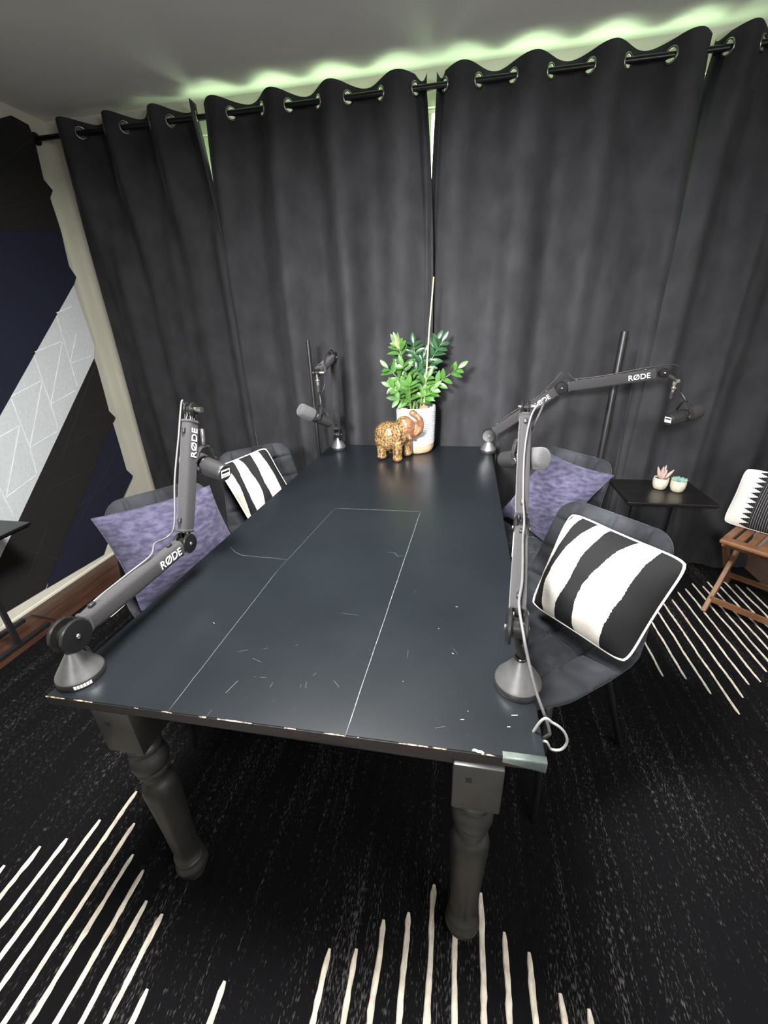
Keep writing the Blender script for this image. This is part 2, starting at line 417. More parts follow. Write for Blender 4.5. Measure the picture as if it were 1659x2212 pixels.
# ------------------------------------------------------------------ rug
RX0, RX1, RY0, RY1, RZ = -1.27, 2.62, -1.7, 2.15, .009
def build_rug():
    b = BM(); box(b, (RX0, RY0, 0), (RX1, RY1, RZ), .003)
    rr = random.Random(3)
    def stripe(x, ya, yb, w=.0165):
        n = max(6, int(abs(yb-ya)/.018)); rows = []
        for i in range(n+1):
            y = ya+(yb-ya)*i/n
            cx = x+.0030*noise.noise(V((x*37, y*9, 0)))+.0012*noise.noise(V((x*57, y*40, 3)))
            ww = w*(1+.35*noise.noise(V((x*91, y*45, 5))))*(0.55 if i in (0, n) else 1)/2
            zt = RZ+.0035*(.75+.4*noise.noise(V((x*31, y*70, 9))))
            rows.append([b.verts.new(p) for p in ((cx-ww, y, RZ-.001), (cx-ww*.6, y, zt), (cx+ww*.6, y, zt), (cx+ww, y, RZ-.001))])
        for p, q in zip(rows, rows[1:]):
            for k in range(3):
                f = b.faces.new((p[k], p[k+1], q[k+1], q[k])); f.material_index = 1; f.smooth = True
    near = [((12, 1870), (0, 1880)), ((89, 1829), (0, 1935)), ((147, 1812), (0, 1995)), ((220, 1772), (0, 2060)), ((297, 1710), (0, 2130)),
            ((297, 1780), (0, 2205)), ((292, 1847), (55, 2211)), ((315, 1881), (112, 2211)), ((320, 1947), (170, 2211)), ((352, 1975), (225, 2211)),
            ((320, 2137), (282, 2211)), ((487, 2120), (452, 2211)), ((715, 2050), (672, 2211)), ((770, 2050), (740, 2211)), ((832, 1988), (794, 2211)),
            ((887, 1972), (857, 2211)), ((941, 1912), (917, 2211)), ((987, 1985), (977, 2211)), ((1043, 1930), (1040, 2211)), ((1090, 2014), (1100, 2211)),
            ((1141, 2057), (1160, 2211)), ((1209, 2146), (1220, 2211)), ((1267, 2179), (1278, 2211))]
    for a, c in near:
        A = at(*a, 2, RZ); C = at(*c, 2, RZ)
        x = (A.x+C.x)/2 if abs(A.x-C.x) < .08 else A.x
        stripe(x, A.y, -1.45+.25*rr.random())
    for c, ytop in (((1433, 1462), 1.30), ((1483, 1468), 1.42), ((1536, 1500), 1.50), ((1598, 1544), 1.60), ((1606, 1508), 1.62), ((1618, 1480), 1.70),
                    ((1643, 1474), 1.74), ((1656, 1452), 1.80)):
        A = at(*c, 2, RZ); stripe(A.x, A.y, ytop, .011)
    x0 = at(1656, 1452, 2, RZ).x
    for k, (ya, yb) in enumerate(((.93, 1.78), (.98, 1.83), (1.02, 1.80), (1.0, 1.86), (1.06, 1.82), (1.1, 1.80))): stripe(x0+.047*(k+1), ya, yb, .011)
    for a, c in (((107, 1375), (131, 1359)), ((233, 1333), (273, 1307))):
        A = at(*a, 2, RZ); C = at(*c, 2, RZ); stripe((A.x+C.x)/2, A.y, C.y)
    o = obj('rug', b, [M['rug'], M['rug_stripe']], None, smooth=True, base=(.6, .2, 0), auto=.6)
    tag(o, 'large black woven rug with rows of cream stripes lying under the table', 'rug')
build_rug()

# ------------------------------------------------------------------ felt panels on the left wall
def felt(name, pts, m, label, lines=(), lm=None, grp='felt tile bands on the left wall', th=.014):
    P = [at(px, py, 0, XL+.001) for px, py in pts]
    b = BM(); bot = [b.verts.new(p) for p in P]; topv = [b.verts.new(p+V((th, 0, 0))) for p in P]
    b.faces.new(topv); b.faces.new(bot[::-1])
    for i in range(len(P)):
        j = (i+1) % len(P); b.faces.new((bot[i], bot[j], topv[j], topv[i]))
    for l in lines:
        Q = [at(px, py, 0, XL+th+.0005) for px, py in l]
        for a, c in zip(Q, Q[1:]):
            beam(b, a, c, .0065, .003, (1, 0, 0), .0012, 1)
    o = obj(name, b, [m, lm or m], None, smooth=False, base=P[0])
    tag(o, label, 'wall panel', grp)
c3 = lambda x, y: (x/2.457, 540+y/2.458)
felt('acoustic_panel', [(-260, 330), (20, 250), (57, 270), (70, 300), (90, 388), (110, 412), (104, 428), (128, 500), (-260, 500)], M['panel_black'],
     'black felt wall panel touching the ceiling, left end of curtain rod', [[(-100, 430), (70, 300)], [(-100, 470), (104, 428)]], M['panel_groove_dark'])
felt('acoustic_panel', [(-260, 501), (128, 501), (145, 575), (161, 599), (155, 616), (0, 890), (-260, 1350)], M['panel_navy'],
     'dark navy felt wall panel above the pale grey one')
WL = [[(300, 350), (375, 600), (410, 720)], [(180, 560), (270, 820), (310, 950)], [(60, 790), (160, 1050), (195, 1185)], [(0, 1265), (70, 1410)],
      [(300, 335), (382, 300)], [(185, 542), (330, 485)], [(60, 778), (225, 692)], [(0, 992), (108, 932)], [(375, 602), (485, 562)], [(272, 820), (400, 747)],
      [(160, 1050), (303, 963)], [(32, 1315), (193, 1195)], [(405, 445), (375, 592)], [(332, 490), (272, 812)], [(225, 695), (160, 1045)], [(104, 938), (34, 1312)]]
felt('acoustic_panel', [(155, 617), (180, 690), (201, 750), (199, 770), c3(490, 575), c3(90, 1430), (0, 1195), (-260, 1760), (-260, 1352), (0, 891)], M['panel_white'],
     'pale grey felt wall panel with herringbone ridges between dark ones', [[c3(*p) for p in l] for l in WL], M['panel_groove'])
DL = [[(205, 790), (130, 1000)], [(240, 912), (150, 960)], [(190, 900), (235, 890)], [(100, 1060), (205, 1010)], [(105, 1130), (60, 1250)], [(60, 1190), (130, 1210)]]
felt('acoustic_panel', [c3(491, 577), (206, 792), (219, 838), (232, 888), (246, 902), (240, 914), c3(232, 1798), (0, 1328), (-40, 1290), (0, 1197), c3(90, 1433)], M['panel_black'],
     'black felt wall panel sloping down beside the pale grey one to the baseboard', DL, M['panel_groove_dark'])
felt('acoustic_panel', [(241, 916), (256, 966), (270, 1015), (284, 1028), (262, 1076), (250, 1120), (230, 1172), (221, 1198), c3(238, 1796)], M['panel_navy'],
     'navy felt wall panel lowest on the wall, behind the left chair', [[(256, 966), (170, 1130)], [(270, 1015), (150, 1110)]], M['panel_groove_dark'])

# ------------------------------------------------------------------ curtain rod and curtains
xr = lambda px, py: at(px, py, 1, YR).x
b = BM(); tube(b, [(XL+.004, YR, ZR), (-.62, YR, ZR)], .0125, 16); tube(b, [(-.62, YR, ZR), (.72, YR, ZR)], .0135, 16); tube(b, [(.72, YR, ZR), (3.2, YR, ZR)], .0125, 16)
lathe(b, [(0, 0), (.03, 0), (.03, .008), (.014, .012)], (XL, YR, ZR), (1, 0, 0), 20)
rod = thing('curtain_rod', (.8, YR, ZR), 'black metal curtain rod running below the ceiling', 'curtain rod')
obj('rod', b, M['rod'], rod, auto=.6)
for x in (-1.12+.0, .735, 2.3):
    b = BM(); box(b, (x-.012, YR+.0, ZR-.05), (x+.012, YW, ZR-.03), .003); box(b, (x-.015, YW-.006, ZR-.09), (x+.015, YW, ZR+.0), .002); box(b, (x-.01, YR-.014, ZR-.036), (x+.01, YR+.014, ZR-.012), .003)
    obj('bracket', b, M['rod'], rod, smooth=False)

def curtain(grom, x0, x1, spread0, spread1, label, seed, A0=.052, phase=0, ztop=2.508, forward=0.0, A1=.02):
    """grom: x of each grommet along the rod; fabric runs from x0 to x1 at the top"""
    G = [x0]+list(grom)+[x1]
    root_p = V(((x0+x1)/2, YR, 0))
    o_root = thing('curtain', root_p, label, 'curtain', 'black velvet curtain panels')
    n = len(G)
    rr = random.Random(seed)
    hs = [(rr.uniform(.35, 1.5), rr.uniform(0, 6.28), rr.uniform(.5, 1)) for _ in range(5)]
    per = 26; cols_ = (n-1)*per
    zs = [ztop-.0032*i for i in range(32)]
    z = zs[-1]; step = .01
    while z > .035:
        z -= step; step = min(step*1.2, .045); zs.append(max(z, .012))
    def fold(s, z):
        k = min(1, max(0, (ztop-.10-z)/.75)); k = k*k*(3-2*k)
        top = A0*math.sin(PI*(s-1)+phase)
        # sharpened pleat lower down
        low = 0
        for f, p, a in hs: low += a*math.sin(PI*f*s+p+.25*z*f)
        low *= .012
        soft = A1*math.sin(PI*(s-1)+phase+.35*math.sin(s*1.7+seed)+.25*math.sin(z*1.1+s*.9+seed))*(.7+.45*math.sin(s*1.1+seed*2))
        # narrow vertical pleat ridges
        ridge = 0
        for q in range(n):
            c = q+.5+.25*math.sin(q*2.3+seed)+.05*(2.4-z)*math.sin(q*5.1+seed)
            ridge += .040*math.exp(-((s-c)/(.34+.1*math.sin(q*1.9+seed)))**2)*(.55+.45*math.sin(q*3.7+seed*1.3))
        w = .0035*noise.noise(V((s*1.4, z*3.2, seed)))+.002*noise.noise(V((s*4, z*7, seed+9)))
        return top*(1-k)+k*(soft+low+ridge)+w
    def pos(s, z, off=0):
        i = min(int(s), n-2); f = s-i
        x = G[i]*(1-f)+G[i+1]*f
        t = (x-x0)/(x1-x0); k = min(1, max(0, (ztop-.06-z)/.9)); k = k*(2-k)
        x = x+k*(spread0*(1-t)+spread1*t)
        x += .012*k*noise.noise(V((s*.8, z*.9, seed+4)))
        fl = max(0, (.42-z)/.42)
        y = YR-fold(s, z)-forward*max(0, (2.2-z)/2.2)-.05*fl*fl+off
        zt = z
        if z > ztop-.1: zt = z+.007*math.cos(2*PI*(s-1.5)/2)*(1 if phase == 0 else -1)*(z-(ztop-.1))/.1
        return V((x, min(y, YW-.008), zt))
    def sheet(off, dz):
        b = BM(); g = [[b.verts.new(pos(c/per, z-dz, off)) for c in range(cols_+1)] for z in zs]
        cut = 4 if off else 0
        for i in range(len(zs)-1):
            for c in range(cut, cols_-cut):
                if off and i < 3: continue
                zc = (g[i][c].co.z+g[i+1][c+1].co.z)/2; s = (c+.5)/per
                if i < 40:
                    q = round(s)
                    if 1 <= q <= n-2:
                        cc = pos(q, ZR, off); pc = (g[i][c].co+g[i+1][c+1].co)/2
                        if (pc-V((cc.x, cc.y, ZR))).length < .0235: continue
                b.faces.new((g[i][c], g[i+1][c], g[i+1][c+1], g[i][c+1]))
        for v in [v for v in b.verts if not v.link_faces]: b.verts.remove(v)
        return b
    fab = obj('drape', sheet(0, 0), M['velvet'], o_root)
    b2 = sheet(.004, .0)
    obj('bounce_backing', b2, M['bounce_backing'], o_root)  # pale sheet added behind the velvet to bounce window light onto the wall
    for q in range(1, n-1):
        c = pos(q, ZR); t = (pos(q+.06, ZR)-pos(q-.06, ZR)); nn = V((t.y, -t.x, 0)).normalized()
        b = BM(); torus(b, V((c.x, c.y, ZR)), nn, .0265, .0045); obj('grommet', b, M['chrome'], o_root)
def gx(*pp): return [xr(*p) for p in pp]
g1 = gx((175, 285), (270, 275), (370, 265))
g1 = [g1[0], (g1[0]+g1[1])/2+.012, g1[1], (g1[1]+g1[2])/2+.012, g1[2], g1[2]+(g1[2]-g1[1])/2+.01]
curtain(g1, xr(128, 290), xr(430, 262), -.02, .055, 'black velvet curtain at the left end beside the cream wall strip', 2, A0=.055, phase=PI)
g2 = gx((500, 250), (567, 243), (625, 242), (688, 234), (752, 220), (822, 212), (897, 200))
curtain(g2, xr(446, 262), xr(922, 194), -.04, .05, 'black velvet curtain hanging behind the potted plant, left of the central gap', 5, phase=PI, A1=.046)
g3 = gx((961, 190), (1034, 180), (1108, 170), (1190, 155), (1275, 145), (1357, 130), (1450, 118))
curtain(g3, xr(943, 192), xr(1532, 108), -.03, .03, 'black velvet curtain right of the central gap, behind the microphone arm', 11, phase=0, A1=.046)
g4 = gx((1572, 103), (1648, 92))
d4 = g4[1]-g4[0]; g4 = g4+[g4[1]+d4*k for k in (1, 2, 3, 4)]
curtain(g4, xr(1541, 108), g4[-1]+.07, -.05, .03, 'black velvet curtain at the right end behind the wooden folding chair', 17, phase=0, forward=.03)

# ------------------------------------------------------------------ dining table
TZ = .76
def build_table():
    t = thing('dining_table', (.52, .98, 0), 'long black painted dining table with turned legs standing on the rug', 'table')
    c = [V((0, -.008, 0)), V((1.032, .004, 0)), V((1.037, 1.985, 0)), V((.052, 1.968, 0))]
    b = BM()
    def slab(z0, z1, inset, mi):
        cen = sum(c, V((0, 0, 0)))/4
        P = []
        for p in c: P.append(p+V((inset if p.x < .5 else -inset, inset if p.y < .9 else -inset, 0)))
        t_ = bmesh.new(); lo = [t_.verts.new(p+V((0, 0, z0))) for p in P]; hi = [t_.verts.new(p+V((0, 0, z1))) for p in P]
        t_.faces.new(hi); t_.faces.new(lo[::-1])
        for i in range(4): t_.faces.new((lo[i], lo[(i+1) % 4], hi[(i+1) % 4], hi[i]))
        bmesh.ops.bevel(t_, geom=t_.edges[:], offset=.0022, segments=2, affect='EDGES')
        t_.normal_update()
        for f in t_.faces: f.smooth = False
        n0 = len(b.faces); merge(b, t_, mi)
        b.faces.ensure_lookup_table()
        for f in b.faces[n0:]:
            f.normal_update()
            if mi == 0 and abs(f.normal.z) < .5: f.material_index = 1
    slab(TZ-.026, TZ, 0, 0)
    def line(P, w, mi, z=TZ+.0003):
        P = [V((p.x, p.y, z)) for p in P]; rows = []
        for i, p in enumerate(P):
            d = P[min(i+1, len(P)-1)]-P[max(i-1, 0)]; s = V((-d.y, d.x, 0)).normalized()
            ww = w/2*(1 if 0 < i < len(P)-1 else .4)
            rows.append((b.verts.new(p+s*ww), b.verts.new(p-s*ww)))
        for p, q in zip(rows, rows[1:]):
            f = b.faces.new((p[0], p[1], q[1], q[0])); f.material_index = mi
    tp = lambda x, y: at(x, y, 2, TZ)
    def wob(a, c_, n, amp):
        return [a+(c_-a)*(i/n)+V((R.uniform(-amp, amp), R.uniform(-amp, amp), 0)) for i in range(n+1)]
    line(wob(tp(745, 1592), tp(908, 1106), 30, .0004), .0018, 2)
    line(wob(tp(365, 1534), tp(600, 1232), 24, .0004), .0010, 3)
    line(wob(tp(600, 1232), tp(722, 1100), 8, .0003), .0006, 3)
    line(wob(tp(725, 1098), tp(905, 1105), 12, .0003), .0018, 2)
    m_ = lambda x, y: tp(380+x/2.242, 940+y/2.242)
    for pts, w in (([(260, 540), (290, 568), (320, 582), (400, 590), (470, 595), (540, 604)], .0011), ([(1030, 568), (1060, 570), (1075, 588), (1110, 583)], .0012),
                   ([(240, 1250), (300, 1190)], .0022), ([(455, 1222), (470, 1198)], .0014), ([(765, 1188), (790, 1222)], .0012), ([(370, 1080), (415, 1100)], .0012),
                   ([(405, 1172), (438, 1175)], .0012), ([(425, 1035), (445, 1030)], .0012), ([(580, 1020), (592, 1012)], .0014), ([(665, 1165), (680, 1150)], .0011),
                   ([(800, 862), (885, 873)], .0009), ([(1150, 762), (1162, 752)], .0011), ([(628, 1225), (632, 1195)], .0014), ([(602, 1220), (606, 1205)], .0010),
                   ([(1020, 520), (1057, 528)], .0008), ([(1255, 1420), (1305, 1410)], .0014), ([(1120, 1080), (1124, 1040)], .0008), ([(300, 1050), (350, 1040)], .0012),
                   ([(1340, 1030), (1365, 1060)], .0009), ([(150, 1360), (175, 1330)], .0010)):
        line([m_(*p) for p in pts], w, 3)
    for pts, w in (([(1355, 830), (1366, 833)], .0018), ([(1337, 1055), (1345, 1060)], .002), ([(1378, 1377), (1396, 1377)], .0018), ([(1625, 1357), (1655, 1356)], .0024),
                   ([(1604, 1413), (1620, 1413)], .0018), ([(1270, 937), (1276, 937)], .002), ([(180, 908), (188, 912)], .0015), ([(1098, 1193), (1103, 1193)], .0014),
                   ([(880, 1464), (886, 1466)], .003), ([(566, 1424), (571, 1424)], .003), ([(1412, 1337), (1417, 1337)], .002)):
        line([m_(*p) for p in pts], w, 4)
    line(wob(tp(1020, 1620), tp(1046, 1627), 6, .0012), .005, 4)
    # chips of bare wood on the worn front edge
    for px0, px1, hgt in ((98, 140, .006), (160, 200, .0012), (290, 300, .0015), (430, 446, .005), (470, 545, .0016), (615, 640, .0012), (700, 745, .0012),
                          (860, 925, .0018), (935, 965, .0035), (1040, 1070, .0016), (350, 372, .0012)):
        n = max(3, (px1-px0)//7); top = []; low = []
        for i in range(n+1):
            px = px0+(px1-px0)*i/n; s = (px-97)/(1180-97)
            # follow the front edge by its own length
            p = at(px, 1503+140*s, 2, TZ); tt = min(max((p.x-c[0].x)/(c[1].x-c[0].x), .001), .999); e = c[0].lerp(c[1], tt)
            env = math.sin(PI*min(max(i/n, .1), .9))
            top.append(b.verts.new((e.x, e.y+.0008*env+.0004+R.uniform(0, .0006), TZ+.0004))); low.append(b.verts.new((e.x, e.y-.0004, TZ-.001-hgt*env*R.uniform(.06, .34))))
        for i in range(n):
            f = b.faces.new((top[i], top[i+1], low[i+1], low[i])); f.material_index = 5
    top = obj('tabletop', b, [M['tabletop'], M['edge_wood'], M['seam'], M['scratch'], M['speck'], M['chip']], t, smooth=False)
    b = BM(); 
    box(b, (.05, .022, TZ-.052), (.99, .044, TZ-.0265), .004); box(b, (.09, 1.93, TZ-.052), (.99, 1.95, TZ-.0265), .004)
    box(b, (.035, .03, TZ-.052), (.055, 1.94, TZ-.0265), .004); box(b, (.985, .03, TZ-.052), (1.0, 1.94, TZ-.0265), .004)
    obj('underside_moulding', b, M['edge_wood'], t, smooth=False)
    b = BM()
    box(b, (.18, .062, TZ-.125), (.88, .084, TZ-.03), .003); box(b, (.2, 1.87, TZ-.125), (.88, 1.892, TZ-.03), .003)
    box(b, (.135, .09, TZ-.125), (.157, 1.87, TZ-.03), .003); box(b, (.905, .09, TZ-.125), (.927, 1.87, TZ-.03), .003)
    obj('apron', b, M['black_wood'], t, smooth=False)
    prof = [(0, .0), (.02, .0), (.024, .006), (.024, .016), (.019, .022), (.026, .030), (.033, .036), (.040, .046), (.0435, .058), (.0425, .070), (.036, .079), (.0345, .083),
            (.0375, .087), (.0385, .092), (.0365, .097), (.033, .100), (.0365, .104), (.0385, .109), (.036, .114), (.0325, .119), (.0335, .15), (.0365, .25), (.0405, .35), (.0425, .40), (.0425, .418),
            (.040, .432), (.034, .442), (.0295, .447), (.0285, .460), (.0305, .474), (.0365, .478), (.0385, .484), (.0375, .490), (.036, .493), (.0405, .500), (.0435, .512), (.0435, .524), (.039, .538), (.032, .546),
            (.0315, .551), (.0365, .556), (.0385, .563), (.0365, .570), (.031, .576), (.033, .588), (.040, .602), (0, .604)]
    pr2 = []
    for (ra, ha), (rb, hb) in zip(prof, prof[1:]): pr2.append((ra, ha))
    pr2.append(prof[-1])
    for (x, y) in ((.147, .040), (.918, .040), (.175, 1.90), (.918, 1.90)):
        b = BM(); lathe(b, pr2, (x, y, RZ), (0, 0, 1), 44); box(b, (x-.046, y-.046, .604), (x+.046, y+.046, TZ-.027), .003)
        lg = obj('leg', b, M['block_paint'], t, auto=.7)
        if y < 1:
            b = BM(); box(b, (x-.022, y-.0475, .69), (x-.011, y-.0455, .701)); obj('dowel_hole', b, M['void'], lg, smooth=False)
    # tape folded over the near right corner
    b = BM(); 
    p0 = c[0].lerp(c[1], .928); p1 = c[1]
    rows = []
    for q in (p0, p1+V((.0016, 0, 0))):
        rows.append([b.verts.new(V((q.x, q.y+dy, z))) for dy, z in ((.011, TZ+.0007), (.003, TZ+.0012), (-.0012, TZ+.0006), (-.0022, TZ-.003), (-.002, TZ-.008-.010*(q is not p0)), (-.0015, TZ-.012-.014*(q is not p0)))])
    rows.append([b.verts.new(V((p1.x+.0018, p1.y+dy, z))) for dy, z in ((.016, TZ-.001), (.012, TZ-.003), (.009, TZ-.006), (.008, TZ-.012), (.007, TZ-.02), (.007, TZ-.027))])
    for p, q in zip(rows, rows[1:]):
        for k in range(5): b.faces.new((p[k], q[k], q[k+1], p[k+1]))
    tp_ = obj('corner_tape', b, M['tape'], t); tp_['label'] = 'shiny green grey tape'
build_table()

# ------------------------------------------------------------------ chairs
def build_chair(cx, cy, d, label, group='charcoal velvet chairs around the table'):
    d = V((d[0], d[1], 0)).normalized(); rg = V((d.y, -d.x, 0))
    X = lambda x, y, z: V((cx, cy, 0))+rg*x+d*y+V((0, 0, z))
    t = thing('dining_chair', (cx, cy, 0), label, 'chair', group)
    prof = catmull([(0, .245, .432), (0, .235, .452), (0, .19, .466), (0, .09, .463), (0, -.01, .456), (0, -.10, .455), (0, -.165, .475), (0, -.205, .53), (0, -.232, .61), (0, -.262, .72), (0, -.292, .83), (0, -.300, .858)], 10)
    n = len(prof); ln = [0]
    for i in range(1, n): ln.append(ln[-1]+(prof[i]-prof[i-1]).length)
    Lt = ln[-1]; m_ = 66
    def half(s):
        a = s*Lt; w = .205+.035*math.sin(PI*min(1, a/.62)) if a < .62 else .205+.004*math.sin(PI*(a-.62)/.3)
        if a < .62: w = .195+.045*math.sin(PI*min(1, (a+.05)/.75))
        else: w = .195+.045*math.sin(PI*min(1, .67/.75))*(1-(a-.62)/(Lt-.62)) if a < Lt else .195
        w = max(w, .2)
        for e, rc in ((a, .11), (Lt-a, .075)):
            if e < rc: w = w-rc+math.sqrt(max(0, rc*rc-(rc-e)**2))
        return w
    # sample more densely at both ends
    S = [.5-.5*math.cos(PI*i/110) for i in range(111)]
    def P(s):
        a = s*Lt; i = 0
        while i < n-2 and ln[i+1] < a: i += 1
        f = (a-ln[i])/(ln[i+1]-ln[i]); p = prof[i].lerp(prof[i+1], f)
        i0 = max(0, i-3); i1 = min(n-1, i+4); tg = (prof[i1]-prof[i0]).normalized()
        return p, V((0, tg.z, -tg.y))*-1 if False else V((0, -tg.z*-1, 0))*0+V((0, tg.z, -tg.y))
    b = BM(); inner = []; outer = []
    seams = [.19, .335, .48, .625, .77, .90]
    for s in S:
        p, nn = P(s)
        # nn points into the sitter's side
        if nn.z < 0 and s < .4: nn = -nn
        if s >= .4 and nn.y < 0: nn = -nn
        w = half(s); ri = []; ro = []
        for k in range(m_+1):
            tt = math.sin((k/m_-.5)*PI)     # -1..1
            ex = abs(tt); curl = .045*ex**3.5*math.sin(PI*min(1, max(0, s*1.0)))**.6+.012
            edge = max(0, 1-ex**6)**.5*max(0, 1-abs(2*s-1)**26)**.5
            dep = .030
            ds = min(abs(s-q) for q in seams)*Lt; dx = min(abs(tt)*w, abs(abs(tt)*w-.115))
            dep -= .021*math.exp(-(ds/.009)**2)+.021*math.exp(-(dx/.009)**2)-.004*math.exp(-(min(ds, dx)/.035)**2)+.004*noise.noise(V((tt*3, s*9, cx*7)))
            q = p+nn*(curl)
            ri.append(b.verts.new(X(tt*w, q.y, q.z)+(d*nn.y+V((0, 0, nn.z)))*dep*edge))
            ro.append(b.verts.new(X(tt*w, q.y, q.z)-(d*nn.y+V((0, 0, nn.z)))*.028*edge))
        inner.append(ri); outer.append(ro)
    for G, fl in ((inner, 0), (outer, 1)):
        for i in range(len(S)-1):
            for k in range(m_):
                q = (G[i][k], G[i][k+1], G[i+1][k+1], G[i+1][k]); b.faces.new(q if not fl else q[::-1])
    bmesh.ops.remove_doubles(b, verts=b.verts, dist=1e-4)
    # split seat and backrest at the bend
    b2 = b.copy()
    cut = .40
    zc, yc = P(cut)[0].z, P(cut)[0].y
    def side(f):
        c = f.calc_center_median()-V((cx, cy, 0)); y = c.dot(d); z = c.z
        return (y-yc)*.707-(z-zc)*.707 > 0
    bmesh.ops.delete(b, geom=[f for f in b.faces if not side(f)], context='FACES')
    bmesh.ops.delete(b2, geom=[f for f in b2.faces if side(f)], context='FACES')
    obj('seat', b, M['chair_velvet'], t); obj('backrest', b2, M['chair_velvet'], t)
    b = BM(); ring = [X(.13, .13, .418), X(-.13, .13, .418), X(-.13, -.13, .418), X(.13, -.13, .418)]
    for i in range(4): tube(b, [ring[i], ring[(i+1) % 4]], .010, 8)
    obj('under_frame', b, M['leg_black'], t)
    for sx, sy in ((1, 1), (-1, 1), (-1, -1), (1, -1)):
        b = BM(); tube(b, [X(.13*sx, .13*sy, .425), X(.145*sx, .148*sy, .38), X(.215*sx, .235*sy, RZ+.001)], [.0125, .0125, .0095], 12); obj('leg', b, M['leg_black'], t)
    return t
CH = dict(NR=((1.17, .657), (-.74, -.67)), FR=((1.20, 1.36), (-.75, -.66)), NL=((-.155, .72), (.8, -.6)), FL=((-.06, 1.33), (.7, -.7)))
build_chair(*CH['NR'][0], CH['NR'][1], 'charcoal velvet chair on the right side nearest the camera, holding a striped cushion')
build_chair(*CH['FR'][0], CH['FR'][1], 'charcoal velvet chair on the right of the table holding a purple cushion')
build_chair(*CH['NL'][0], CH['NL'][1], 'charcoal velvet chair left of the table with a purple cushion, beside the navy wall panel')
build_chair(*CH['FL'][0], CH['FL'][1], 'charcoal velvet chair at the far left holding a black and cream striped cushion')

# ------------------------------------------------------------------ cushions
def build_cushion(C, n, th, m, name, label, round_=.055, pull=.012, piping=None, group=None, seed=0, uflip=False, sag=0):
    """C: corners top left, top right, bottom right, bottom left; n: normal toward the viewer side"""
    n = V(n).normalized(); cen = sum(C, V((0, 0, 0)))/4
    K = 48; b = BM(); uvl = b.loops.layers.uv.new('UVMap')
    def sp(u, v):
        # edges bow in between the corners
        uu = u+(1 if u < .5 else -1)*pull*math.sin(PI*v)*abs(2*u-1)**2
        vv = v+(1 if v < .5 else -1)*pull*math.sin(PI*u)*abs(2*v-1)**2
        p = (C[0]*(1-uu)*(1-vv)+C[1]*uu*(1-vv)+C[2]*uu*vv+C[3]*(1-uu)*vv)
        p = p+n*.012*noise.noise(V((u*1.7+seed, v*1.7, 2)))
        return p+(cen-p)*round_*(abs(2*u-1)*abs(2*v-1))**7
    def hgt(u, v):
        a = max(0, 1-abs(2*u-1)**2.3)**.72*max(0, 1-abs(2*v-1)**2.3)**.72
        w = .13*noise.noise(V((u*2.2+seed, v*2.2, seed)))+.05*noise.noise(V((u*6+seed, v*6, seed+3)))
        w -= .24*max(0, noise.noise(V((u*7+seed, v*1.6, seed+8))))*(v**2)
        return th/2*a*(1+w+sag*(v-.45))
    F_ = [[None]*(K+1) for _ in range(K+1)]; B_ = [[None]*(K+1) for _ in range(K+1)]
    for i in range(K+1):
        for j in range(K+1):
            u = .5-.5*math.cos(PI*i/K); v = .5-.5*math.cos(PI*j/K); p = sp(u, v); h = hgt(u, v)
            F_[i][j] = (b.verts.new(p+n*h), u, v)
            B_[i][j] = F_[i][j] if i in (0, K) or j in (0, K) else (b.verts.new(p-n*h*.85), u, v)
    for G, fl in ((F_, 0), (B_, 1)):
        for i in range(K):
            for j in range(K):
                q = [G[i][j], G[i+1][j], G[i+1][j+1], G[i][j+1]]
                if fl: q = q[::-1]
                try: f = b.faces.new([x[0] for x in q])
                except ValueError: continue
                for l, x in zip(f.loops, q): l[uvl].uv = (1-x[1] if uflip else x[1], 1-x[2])
    base = V((cen.x, cen.y, min(c.z for c in C)))
    if piping or True:
        t = thing(name, base, label, 'cushion', group)
        obj('cover', b, m, t)
        if piping:
            pts = []
            for (a0, a1), (b0, b1) in (((0, 0), (1, 0)), ((1, 0), (1, 1)), ((1, 1), (0, 1)), ((0, 1), (0, 0))):
                for i in range(24):
                    f = i/24; pts.append(sp(a0+(b0-a0)*f, a1+(b1-a1)*f))
            pts.append(pts[0]); b = BM(); tube(b, pts, .0042, 8, caps=False); obj('piping', b, piping, t)
        else:
            pts = []
            for (a0, a1), (b0, b1) in (((0, 0), (1, 0)), ((1, 0), (1, 1)), ((1, 1), (0, 1)), ((0, 1), (0, 0))):
                for i in range(24):
                    f = i/24; pts.append(sp(a0+(b0-a0)*f, a1+(b1-a1)*f))
            pts.append(pts[0]); b = BM(); tube(b, pts, .0025, 6, caps=False); obj('seam', b, m, t)
    return t
def cushion_plane(k, tilt, off):
    (x, y), d = CH[k]; d = V((d[0], d[1], 0)).normalized(); a = math.radians(tilt)
    return V((x, y, .70))-d*off, d*math.cos(a)+V((0, 0, 1))*math.sin(a)
P0, n = cushion_plane('NR', 25, .07)
C = [atpl(*p, P0, n) for p in ((1234, 1106), (1490, 1216), (1350, 1436), (1144, 1302))]
build_cushion(C, n, .23, M['zebra'], 'striped_cushion', 'black and cream striped cushion with white piping on the near right chair', piping=M['white_piping'], seed=1, group='black and cream striped cushions')
P0, n = cushion_plane('FR', 25, .055)
C = [atpl(*p, P0, n) for p in ((1186, 980), (1325, 1028), (1185, 1178), (1080, 1106))]
build_cushion(C, n, .17, M['purple'], 'purple_cushion', round_=-.01, pull=.03, label='purple chenille cushion on the right chair, behind the upright microphone arm', seed=4, group='purple chenille cushions')
P0, n = cushion_plane('NL', 28, .07)
C = [atpl(*p, P0, n) for p in ((199, 1122), (452, 1050), (490, 1160), (306, 1318))]
C[2] = C[1]+(C[3]-C[0])*1.0
